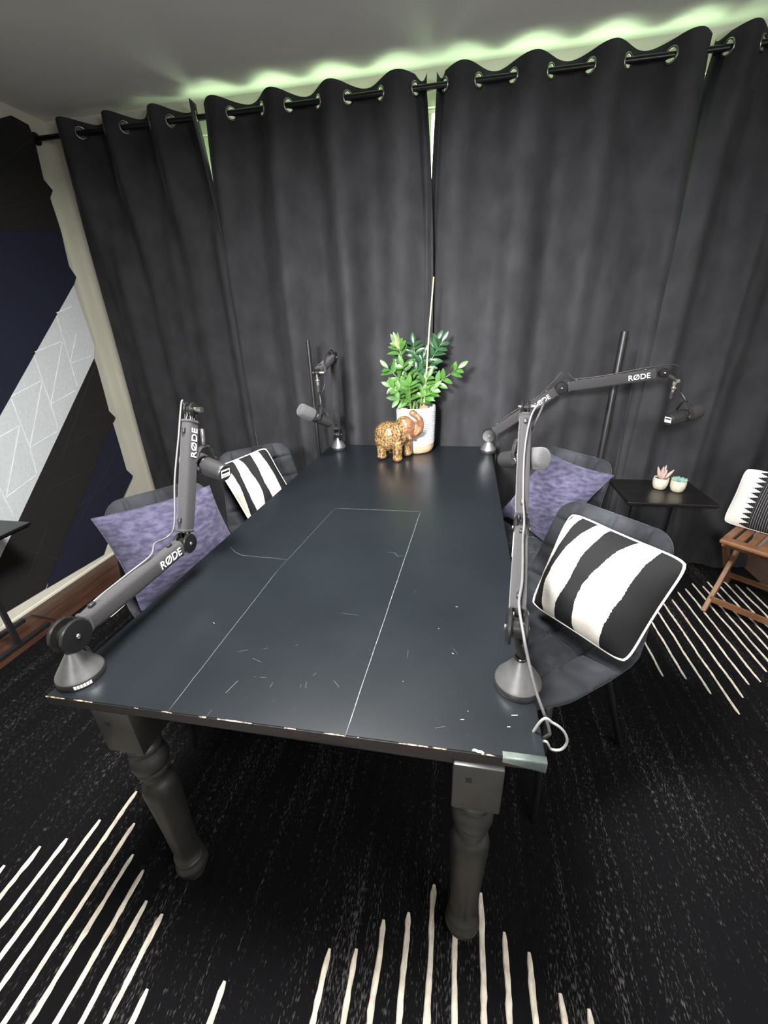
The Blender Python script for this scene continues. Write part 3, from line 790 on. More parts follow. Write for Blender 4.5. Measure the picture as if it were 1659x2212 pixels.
build_cushion(C, n, .18, M['purple'], 'purple_cushion', round_=-.01, pull=.03, label='purple chenille cushion on the left chair, behind the low microphone arm', seed=8, group='purple chenille cushions')
P0, n = cushion_plane('FL', 25, .09)
C = [atpl(*p, P0, n) for p in ((470, 1008), (574, 966), (632, 1050), (540, 1128))]
C[3] = C[0]+(C[3]-C[0])*1.05; C[2] = C[1]+(C[3]-C[0])
build_cushion(C, n, .17, M['zebra'], 'striped_cushion', 'black and cream striped cushion on the far left chair', seed=12, piping=M['white_piping'], group='black and cream striped cushions')

# ------------------------------------------------------------------ microphone arms
def rrect(b, A, B, ex, ey, w, h, rad, bulge=0, n=10, mi=0):
    """rounded rectangular sleeve from A to B; ex, ey are the section axes"""
    sec = []
    for qx, qy, a0 in ((1, 1, 0), (-1, 1, 90), (-1, -1, 180), (1, -1, 270)):
        for k in range(5):
            a = math.radians(a0+22.5*k); sec.append(((w/2-rad)*qx+rad*math.cos(a), (h/2-rad)*qy+rad*math.sin(a)))
    rings = []
    for i in range(n+1):
        f = i/n; s = 1+bulge*math.sin(PI*f); s2 = .90 if i in (0, n) else 1
        rings.append([b.verts.new(A.lerp(B, f)+ex*x*s*s2+ey*y*s*s2) for x, y in sec])
    m_ = len(sec)
    for p, q in zip(rings, rings[1:]):
        for k in range(m_):
            f = b.faces.new((p[k], p[(k+1) % m_], q[(k+1) % m_], q[k])); f.material_index = mi
    b.faces.new(rings[0][::-1]); b.faces.new(rings[-1])
def disc(b, c, ax, r, th, seg=32):
    e = .0025
    lathe(b, [(0, -th/2), (r-e, -th/2), (r, -th/2+e), (r, th/2-e), (r-e, th/2), (r*.45, th/2+.0012), (0, th/2+.0012)], c, ax, seg)
def joint(t, c, nrm, r, gap, th):
    b = BM(); disc(b, c+nrm*(gap/2+th/2), nrm, r, th); disc(b, c-nrm*(gap/2+th/2), -nrm, r, th)
    lathe(b, [(0, -gap/2), (r*.55, -gap/2), (r*.55, gap/2), (0, gap/2)], c, nrm, 20)
    j = obj('joint', b, M['gloss_black'], t, auto=.6)
    for s in (1, -1):
        b = BM(); lathe(b, [(0, 0), (.0055, 0), (.0055, .002), (.003, .0035), (0, .0038)], c+nrm*s*(gap/2+th+.001), nrm*s, 12)
        obj('screw', b, M['screw'], j)
def build_arm(bx, by, S, E, W, nrm, label, facing, lens=(.055, .034), logos=(1, 1), base_r=.0475, logo_pos=(.82, .8), base_label=False, flip=(False, False), post_lean=None):
    """S, E, W: shoulder, elbow and wrist joints; nrm: joint axis; facing: which side of the arm carries the print"""
    S, E, W = V(S), V(E), V(W)
    t = thing('microphone_stand', (bx, by, TZ), label, 'microphone stand', 'boom microphone stands at the table corners')
    b = BM(); lathe(b, [(0, .0165), (base_r*1.0, .0165), (base_r*.97, .021), (base_r*.27, .070), (base_r*.25, .074), (0, .074)], (bx, by, TZ), (0, 0, 1), 48)
    bs = obj('base', b, M['gunmetal'], t, auto=.5)
    b = BM(); lathe(b, [(0, 0), (base_r*.99, 0), (base_r*1.02, .003), (base_r*1.02, .0145), (base_r*1.0, .0165), (0, .0165)], (bx, by, TZ), (0, 0, 1), 48)
    obj('base_ring', b, M['rubber'], bs, auto=.5)
    if base_label:
        b = BM(); a0 = math.radians(-62)
        for k in range(6):
            a = a0+math.radians(7*k)
            q = [V((bx+base_r*1.026*math.cos(x), by+base_r*1.026*math.sin(x), z)) for x, z in ((a, TZ+.004), (a+math.radians(6), TZ+.004), (a+math.radians(6), TZ+.0135), (a, TZ+.0135))]
            b.faces.new([b.verts.new(p) for p in q])
        obj('base_print', b, M['logo'], bs, smooth=False)
    b = BM(); tube(b, [V((bx, by, TZ+.072)), V((bx, by, TZ+.082)), V((S.x, S.y, S.z-.02))], .0072, 14); lathe(b, [(.011, 0), (.0125, .002), (.0125, .006), (.011, .008)], (bx, by, TZ+.072), (0, 0, 1), 20)
    obj('post', b, M['gloss_black'], t, auto=.5)
    w_, h_ = lens[1], lens[0]
    nrm = V(nrm).normalized()
    joint(t, S, nrm, .037, .022, .009)
    joint(t, E, nrm, .030, .022, .009)
    joint(t, W, nrm, .021, .014, .006)
    seg = []
    for nm, A, B_, r0_, r1_, lg, lp, fl in (('lower_arm', S, E, .034, .030, logos[0], logo_pos[0], flip[0]), ('upper_arm', E, W, .034, .034, logos[1], logo_pos[1], flip[1])):
        d = (B_-A).normalized(); ln = (B_-A).length; up_ = nrm.cross(d)
        if up_.z < 0 or (abs(d.z) > .9 and up_.y > 0): up_ = -up_
        b = BM()
        for sx in (-.007, .007):
            for sy in (-.012, .012): tube(b, [A+nrm*sx+up_*sy*.4, A+nrm*sx+up_*sy+d*.05, B_+nrm*sx+up_*sy-d*.05, B_+nrm*sx+up_*sy*.4], .0032, 8)
        bar = obj(nm, b, M['gloss_black'], t)
        b = BM(); A2, B2 = A+d*r0_, B_-d*r1_
        rrect(b, A2, B2, nrm, up_, w_, h_*.86, .011, .03)
        rrect(b, A2-d*.001, A2+d*.008, nrm, up_, w_*1.04, h_*.9, .011, 0, 3); rrect(b, B2-d*.008, B2+d*.001, nrm, up_, w_*1.04, h_*.9, .011, 0, 3)
        sl = obj('sleeve', b, M['sleeve'], bar, auto=.7)
        for f in (.10, .90):
            c = A2.lerp(B2, f)+up_*(h_*.43+.004)
            b = BM(); beam(b, c-d*.008, c+d*.008, .010, .009, up_, .002)
            obj('cable_clip', b, M['matte_black'], bar)
        if lg:
            side = nrm*facing; rdir = d if not fl else -d
            u2 = side.cross(rdir)
            tb = text_bm('RØDE', A2.lerp(B2, lp)+side*(w_/2*1.03), rdir, u2, h_*.42)
            obj('logo', tb, M['logo'], bar, smooth=False)
        seg.append((A2, B2, up_, d))
    return t, seg
def cable(pts, r, m, label, base=None, n=8):
    P = catmull(pts, n); b = BM(); tube(b, P, r, 8)
    o = obj('microphone_cable', b, m, None, base=base or P[0]); tag(o, label, 'cable', 'microphone cables'); return o

def build_mic(rear, foam, W, label, foam_m, rad=.030, label_on=True, up_tilt=None, hang=None):
    rear, foam = V(rear), V(foam); a = (foam-rear).normalized(); Lm = (foam-rear).length; c = rear+a*Lm*.52
    t = thing('microphone', c, label, 'microphone', 'broadcast microphones on boom arms')
    b = BM(); r = rad
    lathe(b, [(0, 0), (r*.80, 0), (r*.86, .003), (r*.88, .010), (r*.94, Lm*.24), (r*.97, Lm*.42), (r*.97, Lm*.56), (r*.90, Lm*.575), (0, Lm*.575)], rear, a, 36)
    body = obj('body', b, M['mic_body'], t, auto=.6)
    b = BM(); lathe(b, [(r*.98, Lm*.45), (r*1.02, Lm*.46), (r*1.02, Lm*.50), (r*.98, Lm*.51)], rear, a, 36); obj('collar', b, M['gloss_black'], body, auto=.5)
    b = BM(); fr = r*1.12
    lathe(b, [(0, Lm*.565), (fr*.93, Lm*.565), (fr*.99, Lm*.60), (fr, Lm*.75), (fr*.985, Lm*.92), (fr*.93, Lm*.965), (fr*.8, Lm*.99), (fr*.5, Lm), (0, Lm*1.002)], rear, a, 40)
    obj('windscreen', b, foam_m, t)
    # yoke
    x = a.cross(V((0, 0, 1))).normalized(); u = x.cross(a).normalized()
    b = BM(); k = rear+a*Lm*.48
    pts = [k+x*(r+.006), k+x*(r+.009)+u*.022, k+x*(r*.75)+u*(r+.022), k+x*.012+u*(r+.034), k-x*.012+u*(r+.034), k-x*(r*.75)+u*(r+.022), k-x*(r+.009)+u*.022, k-x*(r+.006)]
    for p, q in zip(pts, pts[1:]): beam(b, p, q, .014, .005, x.cross(q-p).normalized() if False else (q-p).cross(a), .0012)
    for s in (1, -1): lathe(b, [(0, 0), (.012, 0), (.012, .006), (.010, .008), (0, .008)], k+x*s*(r+.003), x*s, 20)
    obj('yoke', b, M['matte_black'], t, auto=.6)
    top = k+u*(r+.034)
    b = BM(); tube(b, [top, top+u*.008, top+(W-top)*.45+V((0, 0, .004))], .0065, 12); obj('stud', b, M['matte_black'], t)
    if label_on:
        b = BM(); y = u; 
        def rect(cx_, cy_, w, h, mi, z=.0006):
            vs = [rear-a*z+x*(cx_+sx*w/2)+y*(cy_+sy*h/2) for sx, sy in ((-1, -1), (1, -1), (1, 1), (-1, 1))]
            f = b.faces.new([b.verts.new(p) for p in vs]); f.material_index = mi
        rect(0, 0, r*1.15, r*.85, 0)
        rect(0, r*.14, r*.95, r*.22, 1, .0010); rect(0, -r*.30, r*.9, r*.03, 1, .0010); rect(-r*.1, -r*.2, r*.6, r*.03, 1, .0010)
        lb = obj('sticker', b, [M['logo'], M['void']], body, smooth=False); lb['label'] = 'white printed sticker on the rear end'
    return t, top
def hanger(t, W, drop, nrm, tilt=V((0, 0, -1))):
    """clamp knob and threaded stem under the end of an arm"""
    W = V(W); nrm = V(nrm).normalized()
    b = BM(); lathe(b, [(0, 0), (.0045, 0), (.0045, .036), (.0085, .036), (.0085, .058), (0, .058)], W-nrm*.02, nrm, 16)
    obj('clamp_knob', b, M['screw'], t, auto=.5)
    b = BM(); p = W+tilt*.004
    lathe(b, [(0, 0), (.010, 0), (.010, .016), (.0065, .018), (.0065, .026), (.012, .028), (.013, .032), (.012, .036), (.0075, .038), (.0075, drop*.62), (0, drop*.62)], p, tilt, 18)
    obj('swivel_mount', b, M['screw'], t, auto=.5)
    b = BM(); lathe(b, [(0, drop*.50), (.0105, drop*.50), (.0105, drop*.80), (.0085, drop*.82), (0, drop*.82)], p, tilt, 18); obj('quick_release', b, M['matte_black'], t, auto=.5)

# near left
NLb = (.034, .055); S = (.056, .052, .884); E = (.059, .454, .885); W = (.058, .625, 1.247)
t, sg = build_arm(*NLb, S, E, W, (1, -.05, 0), 'boom arm at the near left table corner with its lower half lying level', 1, base_label=True, logo_pos=(.83, .80))
hanger(t, W, .10, (1, -.05, 0))
mr = at(487, 1022, 1, .585); mf = V((-.005, .635, 1.09))
mic, mtop = build_mic(mr, mf, V(W)+V((.03, 0, 0)), 'black microphone with grey foam on the near left arm, sticker facing the camera', M['foam'])
cable([mr+V((-.02, .0, -.02)), V(W)+V((-.05, .03, -.1)), V(W)+V((-.033, .02, .0)), V(W)+V((-.022, .0, .026)), V(W)+V((-.024, -.02, -.01)), sg[1][0].lerp(sg[1][1], .9)-V((.016, .03, 0)), sg[1][0].lerp(sg[1][1], .5)-V((.02, .034, 0)),
       sg[1][0].lerp(sg[1][1], .1)-V((.018, .03, 0)), V(E)+V((-.035, -.02, .03)), V(E)+V((-.03, -.08, .04)), sg[0][0].lerp(sg[0][1], .7)+V((-.006, 0, .033)), sg[0][0].lerp(sg[0][1], .45)+V((-.018, 0, .022)),
       sg[0][0].lerp(sg[0][1], .1)+V((-.022, 0, .01)), V(S)+V((-.03, .02, -.05)), V((-.012, .12, TZ+.02)), V((-.03, .14, TZ-.06)), V((-.02, .14, .4))], .0027, M['cable_grey'], 'grey cable running along the near left microphone arm')

# near right
S = (.984, .172, .912); E = (1.034, .568, .935); W = (1.052, .858, 1.21)
t, sg = build_arm(1.0, .172, S, E, W, (1, -.08, 0), 'boom arm at the near right table corner pointing away along the edge', -1, logos=(1, 0), flip=(True, True))
hanger(t, V(W)+V((0, .015, 0)), .09, (1, -.05, 0))
mr = at(1086, 993, 1, .86); mf = V((1.074, .700, 1.093)); mf = mr+(at(1160, 990, 1, .76)-mr).normalized()*.17
build_mic(mr, mf, V(W), 'black microphone with grey foam at the right edge, in front of the purple cushion', M['foam'], label_on=False)
cable([V(W)+V((.03, .03, -.08)), V(W)+V((.05, .0, .0)), V(W)+V((.045, -.03, .03)), V(W)+V((.012, -.06, -.01)), sg[1][0].lerp(sg[1][1], .6)+sg[1][2]*.033, sg[1][0].lerp(sg[1][1], .15)+sg[1][2]*.033, V(E)+V((-.002, -.05, .048)),
       sg[0][0].lerp(sg[0][1], .78)+V((.003, -.004, .034)), sg[0][0].lerp(sg[0][1], .45)+V((.004, -.006, .034)), sg[0][0].lerp(sg[0][1], .22)+V((.004, -.006, .033)), V(S)+V((.004, .03, .036)), V(S)+V((.006, -.036, .020)), at(1140, 1420, 1, .115), at(1157, 1490, 1, .095), at(1174, 1538, 1, .08), at(1186, 1575, 1, .075), at(1182, 1590, 1, .085),
       V((1.02, .11, TZ-.10))], .0030, M['cable_grey'], 'grey cable draped over the near right microphone arm and table edge')
q = lambda px, py: at(px, py, 1, .06)
P = [V((1.0, .075, TZ-.10))]+[q(*p) for p in ((1168, 1558), (1195, 1562), (1218, 1580), (1225, 1602), (1212, 1619), (1190, 1618), (1172, 1602))]+[V((1.0, .09, TZ-.13))]
b = BM(); tube(b, catmull(P, 8), .0025, 8); o = obj('cable_loop', b, mat('pale grey cable jacket', (.30, .30, .28), .4), None, base=P[0])
tag(o, 'loop of pale grey cable sticking out under the near right table corner', 'cable', 'microphone cables')

# far left
S = (.126, 1.87, .850); E = (.126, 1.895, 1.287); W = (.148, 1.535, 1.245)
t, sg = build_arm(.126, 1.87, S, E, W, (1, .06, 0), 'boom arm at the far left table corner bent over at a right angle', -1, logos=(0, 0), lens=(.050, .034), base_r=.044)
b = BM(); A2, B2, u_, d_ = sg[1]; cc = A2.lerp(B2, .80); sd = V((1, .06, 0))
rr_ = []
for du, dv in ((-.012, -.016), (.012, -.016), (.012, .016), (-.012, .016)): rr_.append(b.verts.new(cc+sd*.0185+d_*du*1.4+u_*dv))
b.faces.new(rr_); bmesh.ops.solidify(b, geom=b.faces[:], thickness=.0006); obj('tag_label', b, M['logo'], t, smooth=False)
hanger(t, W, .11, (1, .06, 0))
mr = at(714, 914, 1, 1.60); mf = mr+(at(652, 886, 1, 1.50)-mr).normalized()*.19
build_mic(mr, mf, V(W), 'black microphone with grey foam hanging at the far left, before the standing pole', M['foam'], label_on=False)
cable([mr+V((0, .01, .01)), mr+V((-.04, .02, .08)), V(W)+V((-.01, .03, -.13)), V(W)+V((.02, .05, -.06)), V(W)+V((.02, .07, .03)), sg[1][0].lerp(sg[1][1], .5)+V((.0, 0, .03)), V(E)+V((.0, -.02, .04)), V(E)+V((.0, .035, -.02)),
       sg[0][0].lerp(sg[0][1], .6)+V((0, .032, 0)), sg[0][0].lerp(sg[0][1], .1)+V((0, .03, 0)), V((.095, 1.93, TZ+.03)), V((.085, 1.985, TZ+.01)), V((.085, 1.998, TZ-.1))], .003, M['cable_dark'], 'black cable on the far left microphone arm')

# far right
S = (1.015, 1.875, .857); E = (1.36, 1.841, 1.12); W = (1.765, 1.69, 1.207)
nn = (V(E)-V(S)).cross(V((0, 0, 1))); nn.z = 0; nn.normalize(); nn = -nn if nn.y > 0 else nn
t, sg = build_arm(1.015, 1.875, S, E, W, nn, 'boom arm at the far right table corner stretched over the side table', 1, lens=(.056, .034), base_r=.044, logo_pos=(.78, .82))
hanger(t, V(W)+V((.05, -.01, -.03)), .10, nn)
b = BM(); beam(b, V(W), V(W)+V((.05, -.01, -.028)), .012, .016, (0, 0, 1), .002); obj('end_bracket', b, M['matte_black'], t)
mr = at(1443, 907, 1, 1.62); mf = mr+(at(1512, 888, 1, 1.70)-mr).normalized()*.18
build_mic(mr, mf, V(W)+V((.05, -.01, -.04)), 'black microphone with black foam at the far right, above the small plants', M['foam_dark'])
up2 = sg[1][2]
cable([mf-V((.03, 0, -.02)), V(W)+V((.10, .01, -.10)), V(W)+V((.085, .0, -.02)), V(W)+V((.04, 0, .035)), sg[1][0].lerp(sg[1][1], .9)+up2*.036, sg[1][0].lerp(sg[1][1], .5)+up2*.03, sg[1][0].lerp(sg[1][1], .1)+up2*.035, V(E)+V((.03, 0, .065)), V(E)+V((-.01, 0, .075)), V(E)+V((-.045, 0, .03)),
       sg[0][0].lerp(sg[0][1], .75)+sg[0][2]*.03, sg[0][0].lerp(sg[0][1], .2)+sg[0][2]*.033, V(S)+V((.045, -.01, .0)), V((1.058, 1.875, TZ+.02)), V((1.06, 1.875, TZ-.1))], .003, M['cable_dark'], 'black cable along the far right microphone arm')

# ------------------------------------------------------------------ elephant figurine
def build_elephant():
    O = at(858, 990, 2, TZ); O.z = TZ
    k = 1/ (F/((O-CAM).dot(fw)))      # metres per photo pixel at this distance
    dirx = V((.98, -.2, 0)).normalized(); diry = V((.2, .98, 0)).normalized()
    Pq = lambda px, py, dy=0: O+dirx*((px-858)*k)+V((0, 0, (990-py)*k*1.06+.000))+diry*dy
    t = thing('elephant_figurine', O, 'speckled brown glazed elephant figurine with raised trunk beside the plant pot', 'figurine')
    b = BM(); rot = Matrix(((dirx.x, diry.x, 0), (dirx.y, diry.y, 0), (0, 0, 1)))
    E_ = lambda px, py, rx, ry, rz, dy=0, r=rot: ellipsoid(b, Pq(px, py, dy), rx*k, ry*k, rz*k, r)
    tilt = lambda a: rot @ Matrix.Rotation(a, 3, 'Y')
    E_(842, 940, 33, 30, 27); E_(836, 952, 27, 29, 26); E_(858, 941, 28, 27, 27); E_(838, 932, 24, 22, 17)
    for px, py, r, dy in ((829, 975, 11.5, -.04), (834, 972, 11, .045), (865, 977, 11.5, -.042), (876, 973, 11, .040)):
        for q in range(6): E_(px, py-24+q*6.4, r*(1.02-.03*q+(.10 if q > 4 else 0)), r*(1.02-.03*q+(.1 if q > 4 else 0)), 7, dy)
    E_(879, 925, 23, 21, 20); E_(884, 934, 18, 17, 17); E_(876, 914, 16, 16, 12)
    E_(866, 928, 15, 20, 17)
    # trunk: out, down a little, then curling up
    tr = catmull([Pq(890, 932), Pq(900, 934), Pq(907, 928), Pq(910, 917), Pq(907, 907), Pq(899, 902), Pq(893, 899)], 6)
    rad = [11.5-.17*i for i in range(len(tr))]
    for p, r in zip(tr, rad): ellipsoid(b, p, r*k*.9)
    ellipsoid(b, Pq(894, 897), 8.5*k, 8.5*k, 6.5*k, rot)
    ellipsoid(b, Pq(901, 899), 5*k, 4*k, 3*k, rot)
    E_(812, 950, 3.5, 3.5, 14)
    body = remesh(b, .0042, 5); 
    o = obj('body', body, [M['elephant'], M['elephant_red']], t)
    for p in o.data.polygons:
        c = p.center+O
        s = (c-O).dot(dirx)/k+858
        p.material_index = 1 if s > 882+6*noise.noise(c*40) or c.z < TZ+.02+.012*noise.noise(c*60) else 0
    for sy in (-1, 1):
        b = BM(); ellipsoid(b, Pq(858, 935, sy*.055), 20*k, 4.5*k, 21*k, rot @ Matrix.Rotation(sy*.28, 3, 'Z')); ellipsoid(b, Pq(855, 945, sy*.058), 13*k, 4*k, 16*k, rot @ Matrix.Rotation(sy*.28, 3, 'Z'))
        obj('ear', remesh(b, .004, 3), M['elephant'], t)
        b = BM(); tube(b, [Pq(888, 938, sy*.03), Pq(893, 944, sy*.036), Pq(897, 944, sy*.038)], [5.5*k, 4.5*k, 2*k], 10); obj('tusk', b, M['elephant_red'], t)
        b = BM(); ellipsoid(b, Pq(885, 922, sy*.046), 3*k, 1.8*k, 2.4*k, rot); obj('eye', b, M['elephant_red'], t)
build_elephant()

# ------------------------------------------------------------------ potted plant
def build_plant():
    cx, cy = .598, 1.885; t = thing('potted_plant', (cx, cy, TZ), 'leafy green plant with a tall cane in a ribbed white and tan pot', 'plant')
    Rr = .112; Hh = .262; r = Rr
    b = BM(); prof = [(0, .002), (r*.78, .002), (r*.84, .006), (r*.90, .018), (r*.935, .035), (r*.945, .052)]
    lathe(b, prof, (cx, cy, TZ), (0, 0, 1), 64); band = b
    pr = [(r*.945, .052), (r*.955, .053)]
    z = .055
    while z < Hh-.022:
        rr_ = r*(.955+.045*(z-.05)/.2)
        pr += [(rr_, z), (rr_+.0016, z+.0035), (rr_+.0016, z+.0065), (rr_, z+.010)]; z += .0105
    pr += [(r*1.0, Hh-.02), (r*1.005, Hh-.004), (r*.985, Hh), (r*.95, Hh-.003), (r*.94, Hh-.03), (r*.93, Hh-.032)]
    b2 = BM(); lathe(b2, pr, (cx, cy, TZ), (0, 0, 1), 64)
    pot = obj('pot', b2, M['pot_white'], t, auto=.9)
    ob = obj('pot_base', band, M['pot_tan'], pot, auto=.9); ob['label'] = 'unglazed tan pot base'
    b = BM(); lathe(b, [(0, Hh-.028), (r*.5, Hh-.027), (r*.935, Hh-.032)], (cx, cy, TZ), (0, 0, 1), 40); obj('soil', b, M['soil'], t)
    rr = random.Random(21)
    zs = TZ+Hh-.03
    def leaf(b, p, d, nrm, ln, wd):
        d = d.normalized(); s = d.cross(nrm).normalized(); n_ = s.cross(d)
        rows = []
        for i in range(6):
            f = i/5; w = wd*math.sin(PI*min(1, f*.93+.05))**.8; c = p+d*ln*f+n_*(-.16*ln*f*f)
            rows.append((b.verts.new(c-s*w+n_*w*.35), b.verts.new(c), b.verts.new(c+s*w+n_*w*.35)))
        for a, c in zip(rows, rows[1:]):
            b.faces.new((a[0], a[1], c[1], c[0])); b.faces.new((a[1], a[2], c[2], c[1]))
    ay = lambda px, py, y: at(px, py, 1, y)
    # tip points of the stems
    stems = [((858, 742), 1.84, 'bud', .0), ((838, 795), 1.83, 'b', .0), ((846, 835), 1.81, 'b', 0), ((858, 862), 1.80, 'b', 0), ((893, 742), 1.95, 'd', 0), ((945, 735), 1.93, 'd', .02), ((955, 738), 1.90, 'd', .05),
             ((990, 795), 1.85, 'mix', .06), ((885, 830), 1.80, 'b', 0), ((935, 840), 1.83, 'b', .02), ((915, 770), 1.90, 'd', .0), ((900, 800), 1.88, 'd', 0), ((870, 790), 1.82, 'b', 0), ((925, 815), 1.84, 'b', 0)]
    for i, (tip, y, kind, bow) in enumerate(stems):
        T = ay(*tip, y); B0 = V((cx+rr.uniform(-.035, .035), cy+rr.uniform(-.05, .02), zs)) 
        mid = B0.lerp(T, .5)+V(((T.x-B0.x)*-.18, (T.y-B0.y)*.1, .02+.0*bow)); mid.z -= bow*.6
        P = catmull([B0, mid, T], 14); b = BM()
        tube(b, P, [.0058-.0042*k/(len(P)-1) for k in range(len(P))], 8)
        st = obj('stem', b, M['stem'], t)
        b = BM(); n = len(P); lm = M['leaf_dark'] if kind == 'd' else M['leaf']
        if kind == 'mix': lm = M['leaf']
        tot = (T-B0).length; cnt = max(4, int(tot/.040)); 
        for q in range(cnt):
            f = .30+.70*(q+.5)/cnt; k = min(n-2, int(f*(n-1))); p = P[k]; d = (P[k+1]-P[k]).normalized()
            side = V((-d.z, rr.uniform(-.5, .5), d.x)).normalized() if abs(d.x) > .3 else V((1, rr.uniform(-.6, .6), 0)).normalized()
            for s in (1, -1):
                dd = (side*s+d*.75+V((0, -.25, 0))+V((rr.uniform(-.2, .2), rr.uniform(-.3, .3), rr.uniform(-.2, .2)))).normalized()
                nrm = (V((0, -.7, .7))+V((rr.uniform(-.4, .4), rr.uniform(-.3, .3), rr.uniform(-.3, .3)))).normalized()
                leaf(b, p, dd, nrm, rr.uniform(.054, .076)*(1.0-.18*(q == cnt-1)), rr.uniform(.012, .0165))
        leaf(b, T, (P[-1]-P[-4]), V((0, -1, .3)), .06, .013)
        obj('leaves', b, lm, st)
        if kind == 'bud':
            b = BM(); d = (P[-1]-P[-5]).normalized()
            for a in range(3): leaf(b, T-d*.03+V((a*.006-.006, -.004*a, 0)), d+V((a*.12-.12, 0, 0)), V((.5-a*.5, -1, 0)), .085, .013)
            obj('furled_leaf', b, M['leaf_bud'], st)
    b = BM(); leaf(b, ay(880, 884, 1.82), V((-.8, -.2, -.1)), V((0, -1, .5)), .05, .012); leaf(b, ay(905, 884, 1.81), V((.7, -.2, .3)), V((0, -1, .5)), .05, .012); obj('dry_leaves', b, M['leaf_dry'], t)
    b = BM(); A = ay(914, 884, 1.84); A.z = zs-.04; B = ay(937, 598, 1.86)
    tube(b, [A, A.lerp(B, .3), A.lerp(B, .65)+V((-.003, 0, 0)), B], [.0048, .0046, .0042, .0036], 10)
    st = obj('cane_stake', b, M['stake'], t)
    b = BM(); c = A.lerp(B, .31); torus(b, c, (B-A), .0065, .0022, 14, 6); leaf(b, c, V((.3, -.3, .8)), V((.3, -1, 0)), .035, .008); obj('tie', b, M['leaf_bud'], st)
build_plant()

# ------------------------------------------------------------------ standing poles
def pole(x, y, top, label, r=.0105):
    t = thing('standing_pole', (x, y, 0), label, 'pole', 'black standing poles by the curtain')
    b = BM(); tube(b, [(x, y, .02), (x, y, top-.006), (x, y, top)], [r, r, r*.9], 16); lathe(b, [(r, 0), (r*1.15, .002), (r*1.15, .03), (r, .032)], (x, y, .62), (0, 0, 1), 16); obj('pole', b, M['pole'], t, auto=.6)
    b = BM(); lathe(b, [(0, 0), (.10, 0), (.10, .006), (.095, .009), (.02, .012), (.016, .03), (0, .03)], (x, y, RZ if y < RY1 else .001), (0, 0, 1), 32); obj('base_plate', b, M['pole'], t, auto=.6)
pole(-.025, 1.93, 1.377, 'thin black pole standing at the far left table corner')
pole(1.645, 1.945, 1.379, 'black pole standing behind the far right chair, thicker of the two', .018)

# ------------------------------------------------------------------ side tables and small plants
SZ = .6
def side_table(x0, x1, y0, y1, legs, label, ang=0):
    cx, cy = (x0+x1)/2, (y0+y1)/2
    t = thing('side_table', (cx, cy, 0), label, 'side table', 'small black side tables')
    b = BM(); box(b, (x0, y0, SZ-.014), (x1, y1, SZ), .003); box(b, (x0+.008, y0+.008, SZ-.022), (x1-.008, y1-.008, SZ-.014), .001); obj('tabletop', b, M['espresso'], t, smooth=False)
    for lx, ly, dx, dy in legs:
        b = BM(); box(b, (lx-.011, ly-.011, RZ+.015), (lx+.011, ly+.011, SZ-.02), .003); lgo = obj('leg', b, M['leg_black'], t, smooth=False)
        b = BM(); box(b, (lx-dx-.011, ly-dy-.011, RZ), (lx+dx+.011, ly+dy+.011, RZ+.02), .004); obj('foot_bar', b, M['leg_black'], lgo, smooth=False)
TR = at(1490, 1043, 2, SZ); BR = at(1548, 1088, 2, SZ)
side_table(1.70, 2.115, 1.585, 1.925, [(1.80, 1.755, 0, .13), (2.0, 1.755, 0, .13)], 'small black side table on the right carrying two succulent pots')
side_table(-1.535, -1.268, .52, 1.027, [(-1.326, .773, .0, .16), (-1.49, .773, 0, .16)], 'small black side table at the left edge by the felt panels')
def succulent(px, py, kind, label):
    p = at(px, py, 2, SZ); x, y = p.x, p.y; k = (p-CAM).dot(fw)/F
    t = thing('potted_succulent', (x, y, SZ), label, 'plant', 'small succulents on the right side table')
    r = 14.8*k; h = 25*k
    b = BM(); lathe(b, [(0, .0005), (r*.62, .0005), (r*.78, h*.1), (r*.95, h*.4), (r, h*.75), (r*.95, h), (r*.86, h), (r*.84, h*.88), (0, h*.86)], (x, y, SZ), (0, 0, 1), 36); obj('pot', b, M['concrete'], t, auto=.9)
    b = BM(); lathe(b, [(0, h*.9), (r*.85, h*.88)], (x, y, SZ), (0, 0, 1), 24); obj('soil', b, M['soil'], t)
    c = V((x, y, SZ+h*.86))
    def fleshy(b, a, d, ln, w):
        d = d.normalized(); P = catmull([a, a+d*ln*.5, a+d*ln+V((0, 0, ln*.12))], 5); n = len(P)
        tube(b, P, [max(.0006, w*math.sin(PI*(.18+.80*i/(n-1)))) for i in range(n)], 8)
    b = BM()
    if kind == 'pink':
        for dx, dy, dz, ln in ((-.45, 0, 1, 27), (-.12, -.15, 1, 27), (.14, .05, 1, 28), (.28, -.1, 1, 20), (-.3, .1, .8, 17), (.85, 0, .85, 26), (.1, -.3, .8, 15), (0, .3, 1, 20)):
            fleshy(b, c+V((dx*.006, dy*.01, 0)), V((dx, dy, dz)), ln*k, 4.2*k)
        obj('leaves', b, M['succ_pink'], t)
    else:
        for ring, (n, dz, ln) in enumerate(((9, .35, 16), (7, .8, 12), (5, 1.8, 9))):
            for i in range(n):
                a = 2*PI*(i+.5*ring)/n; fleshy(b, c+V((0, 0, .001)), V((math.cos(a), math.sin(a), dz)), ln*k, 4.6*k)
        obj('leaves', b, M['succ_green'], t)
succulent(1423, 1055, 'pink', 'small cream pot with an upright pink succulent')
succulent(1461, 1061, 'green', 'small cream pot with a low mint green rosette succulent')

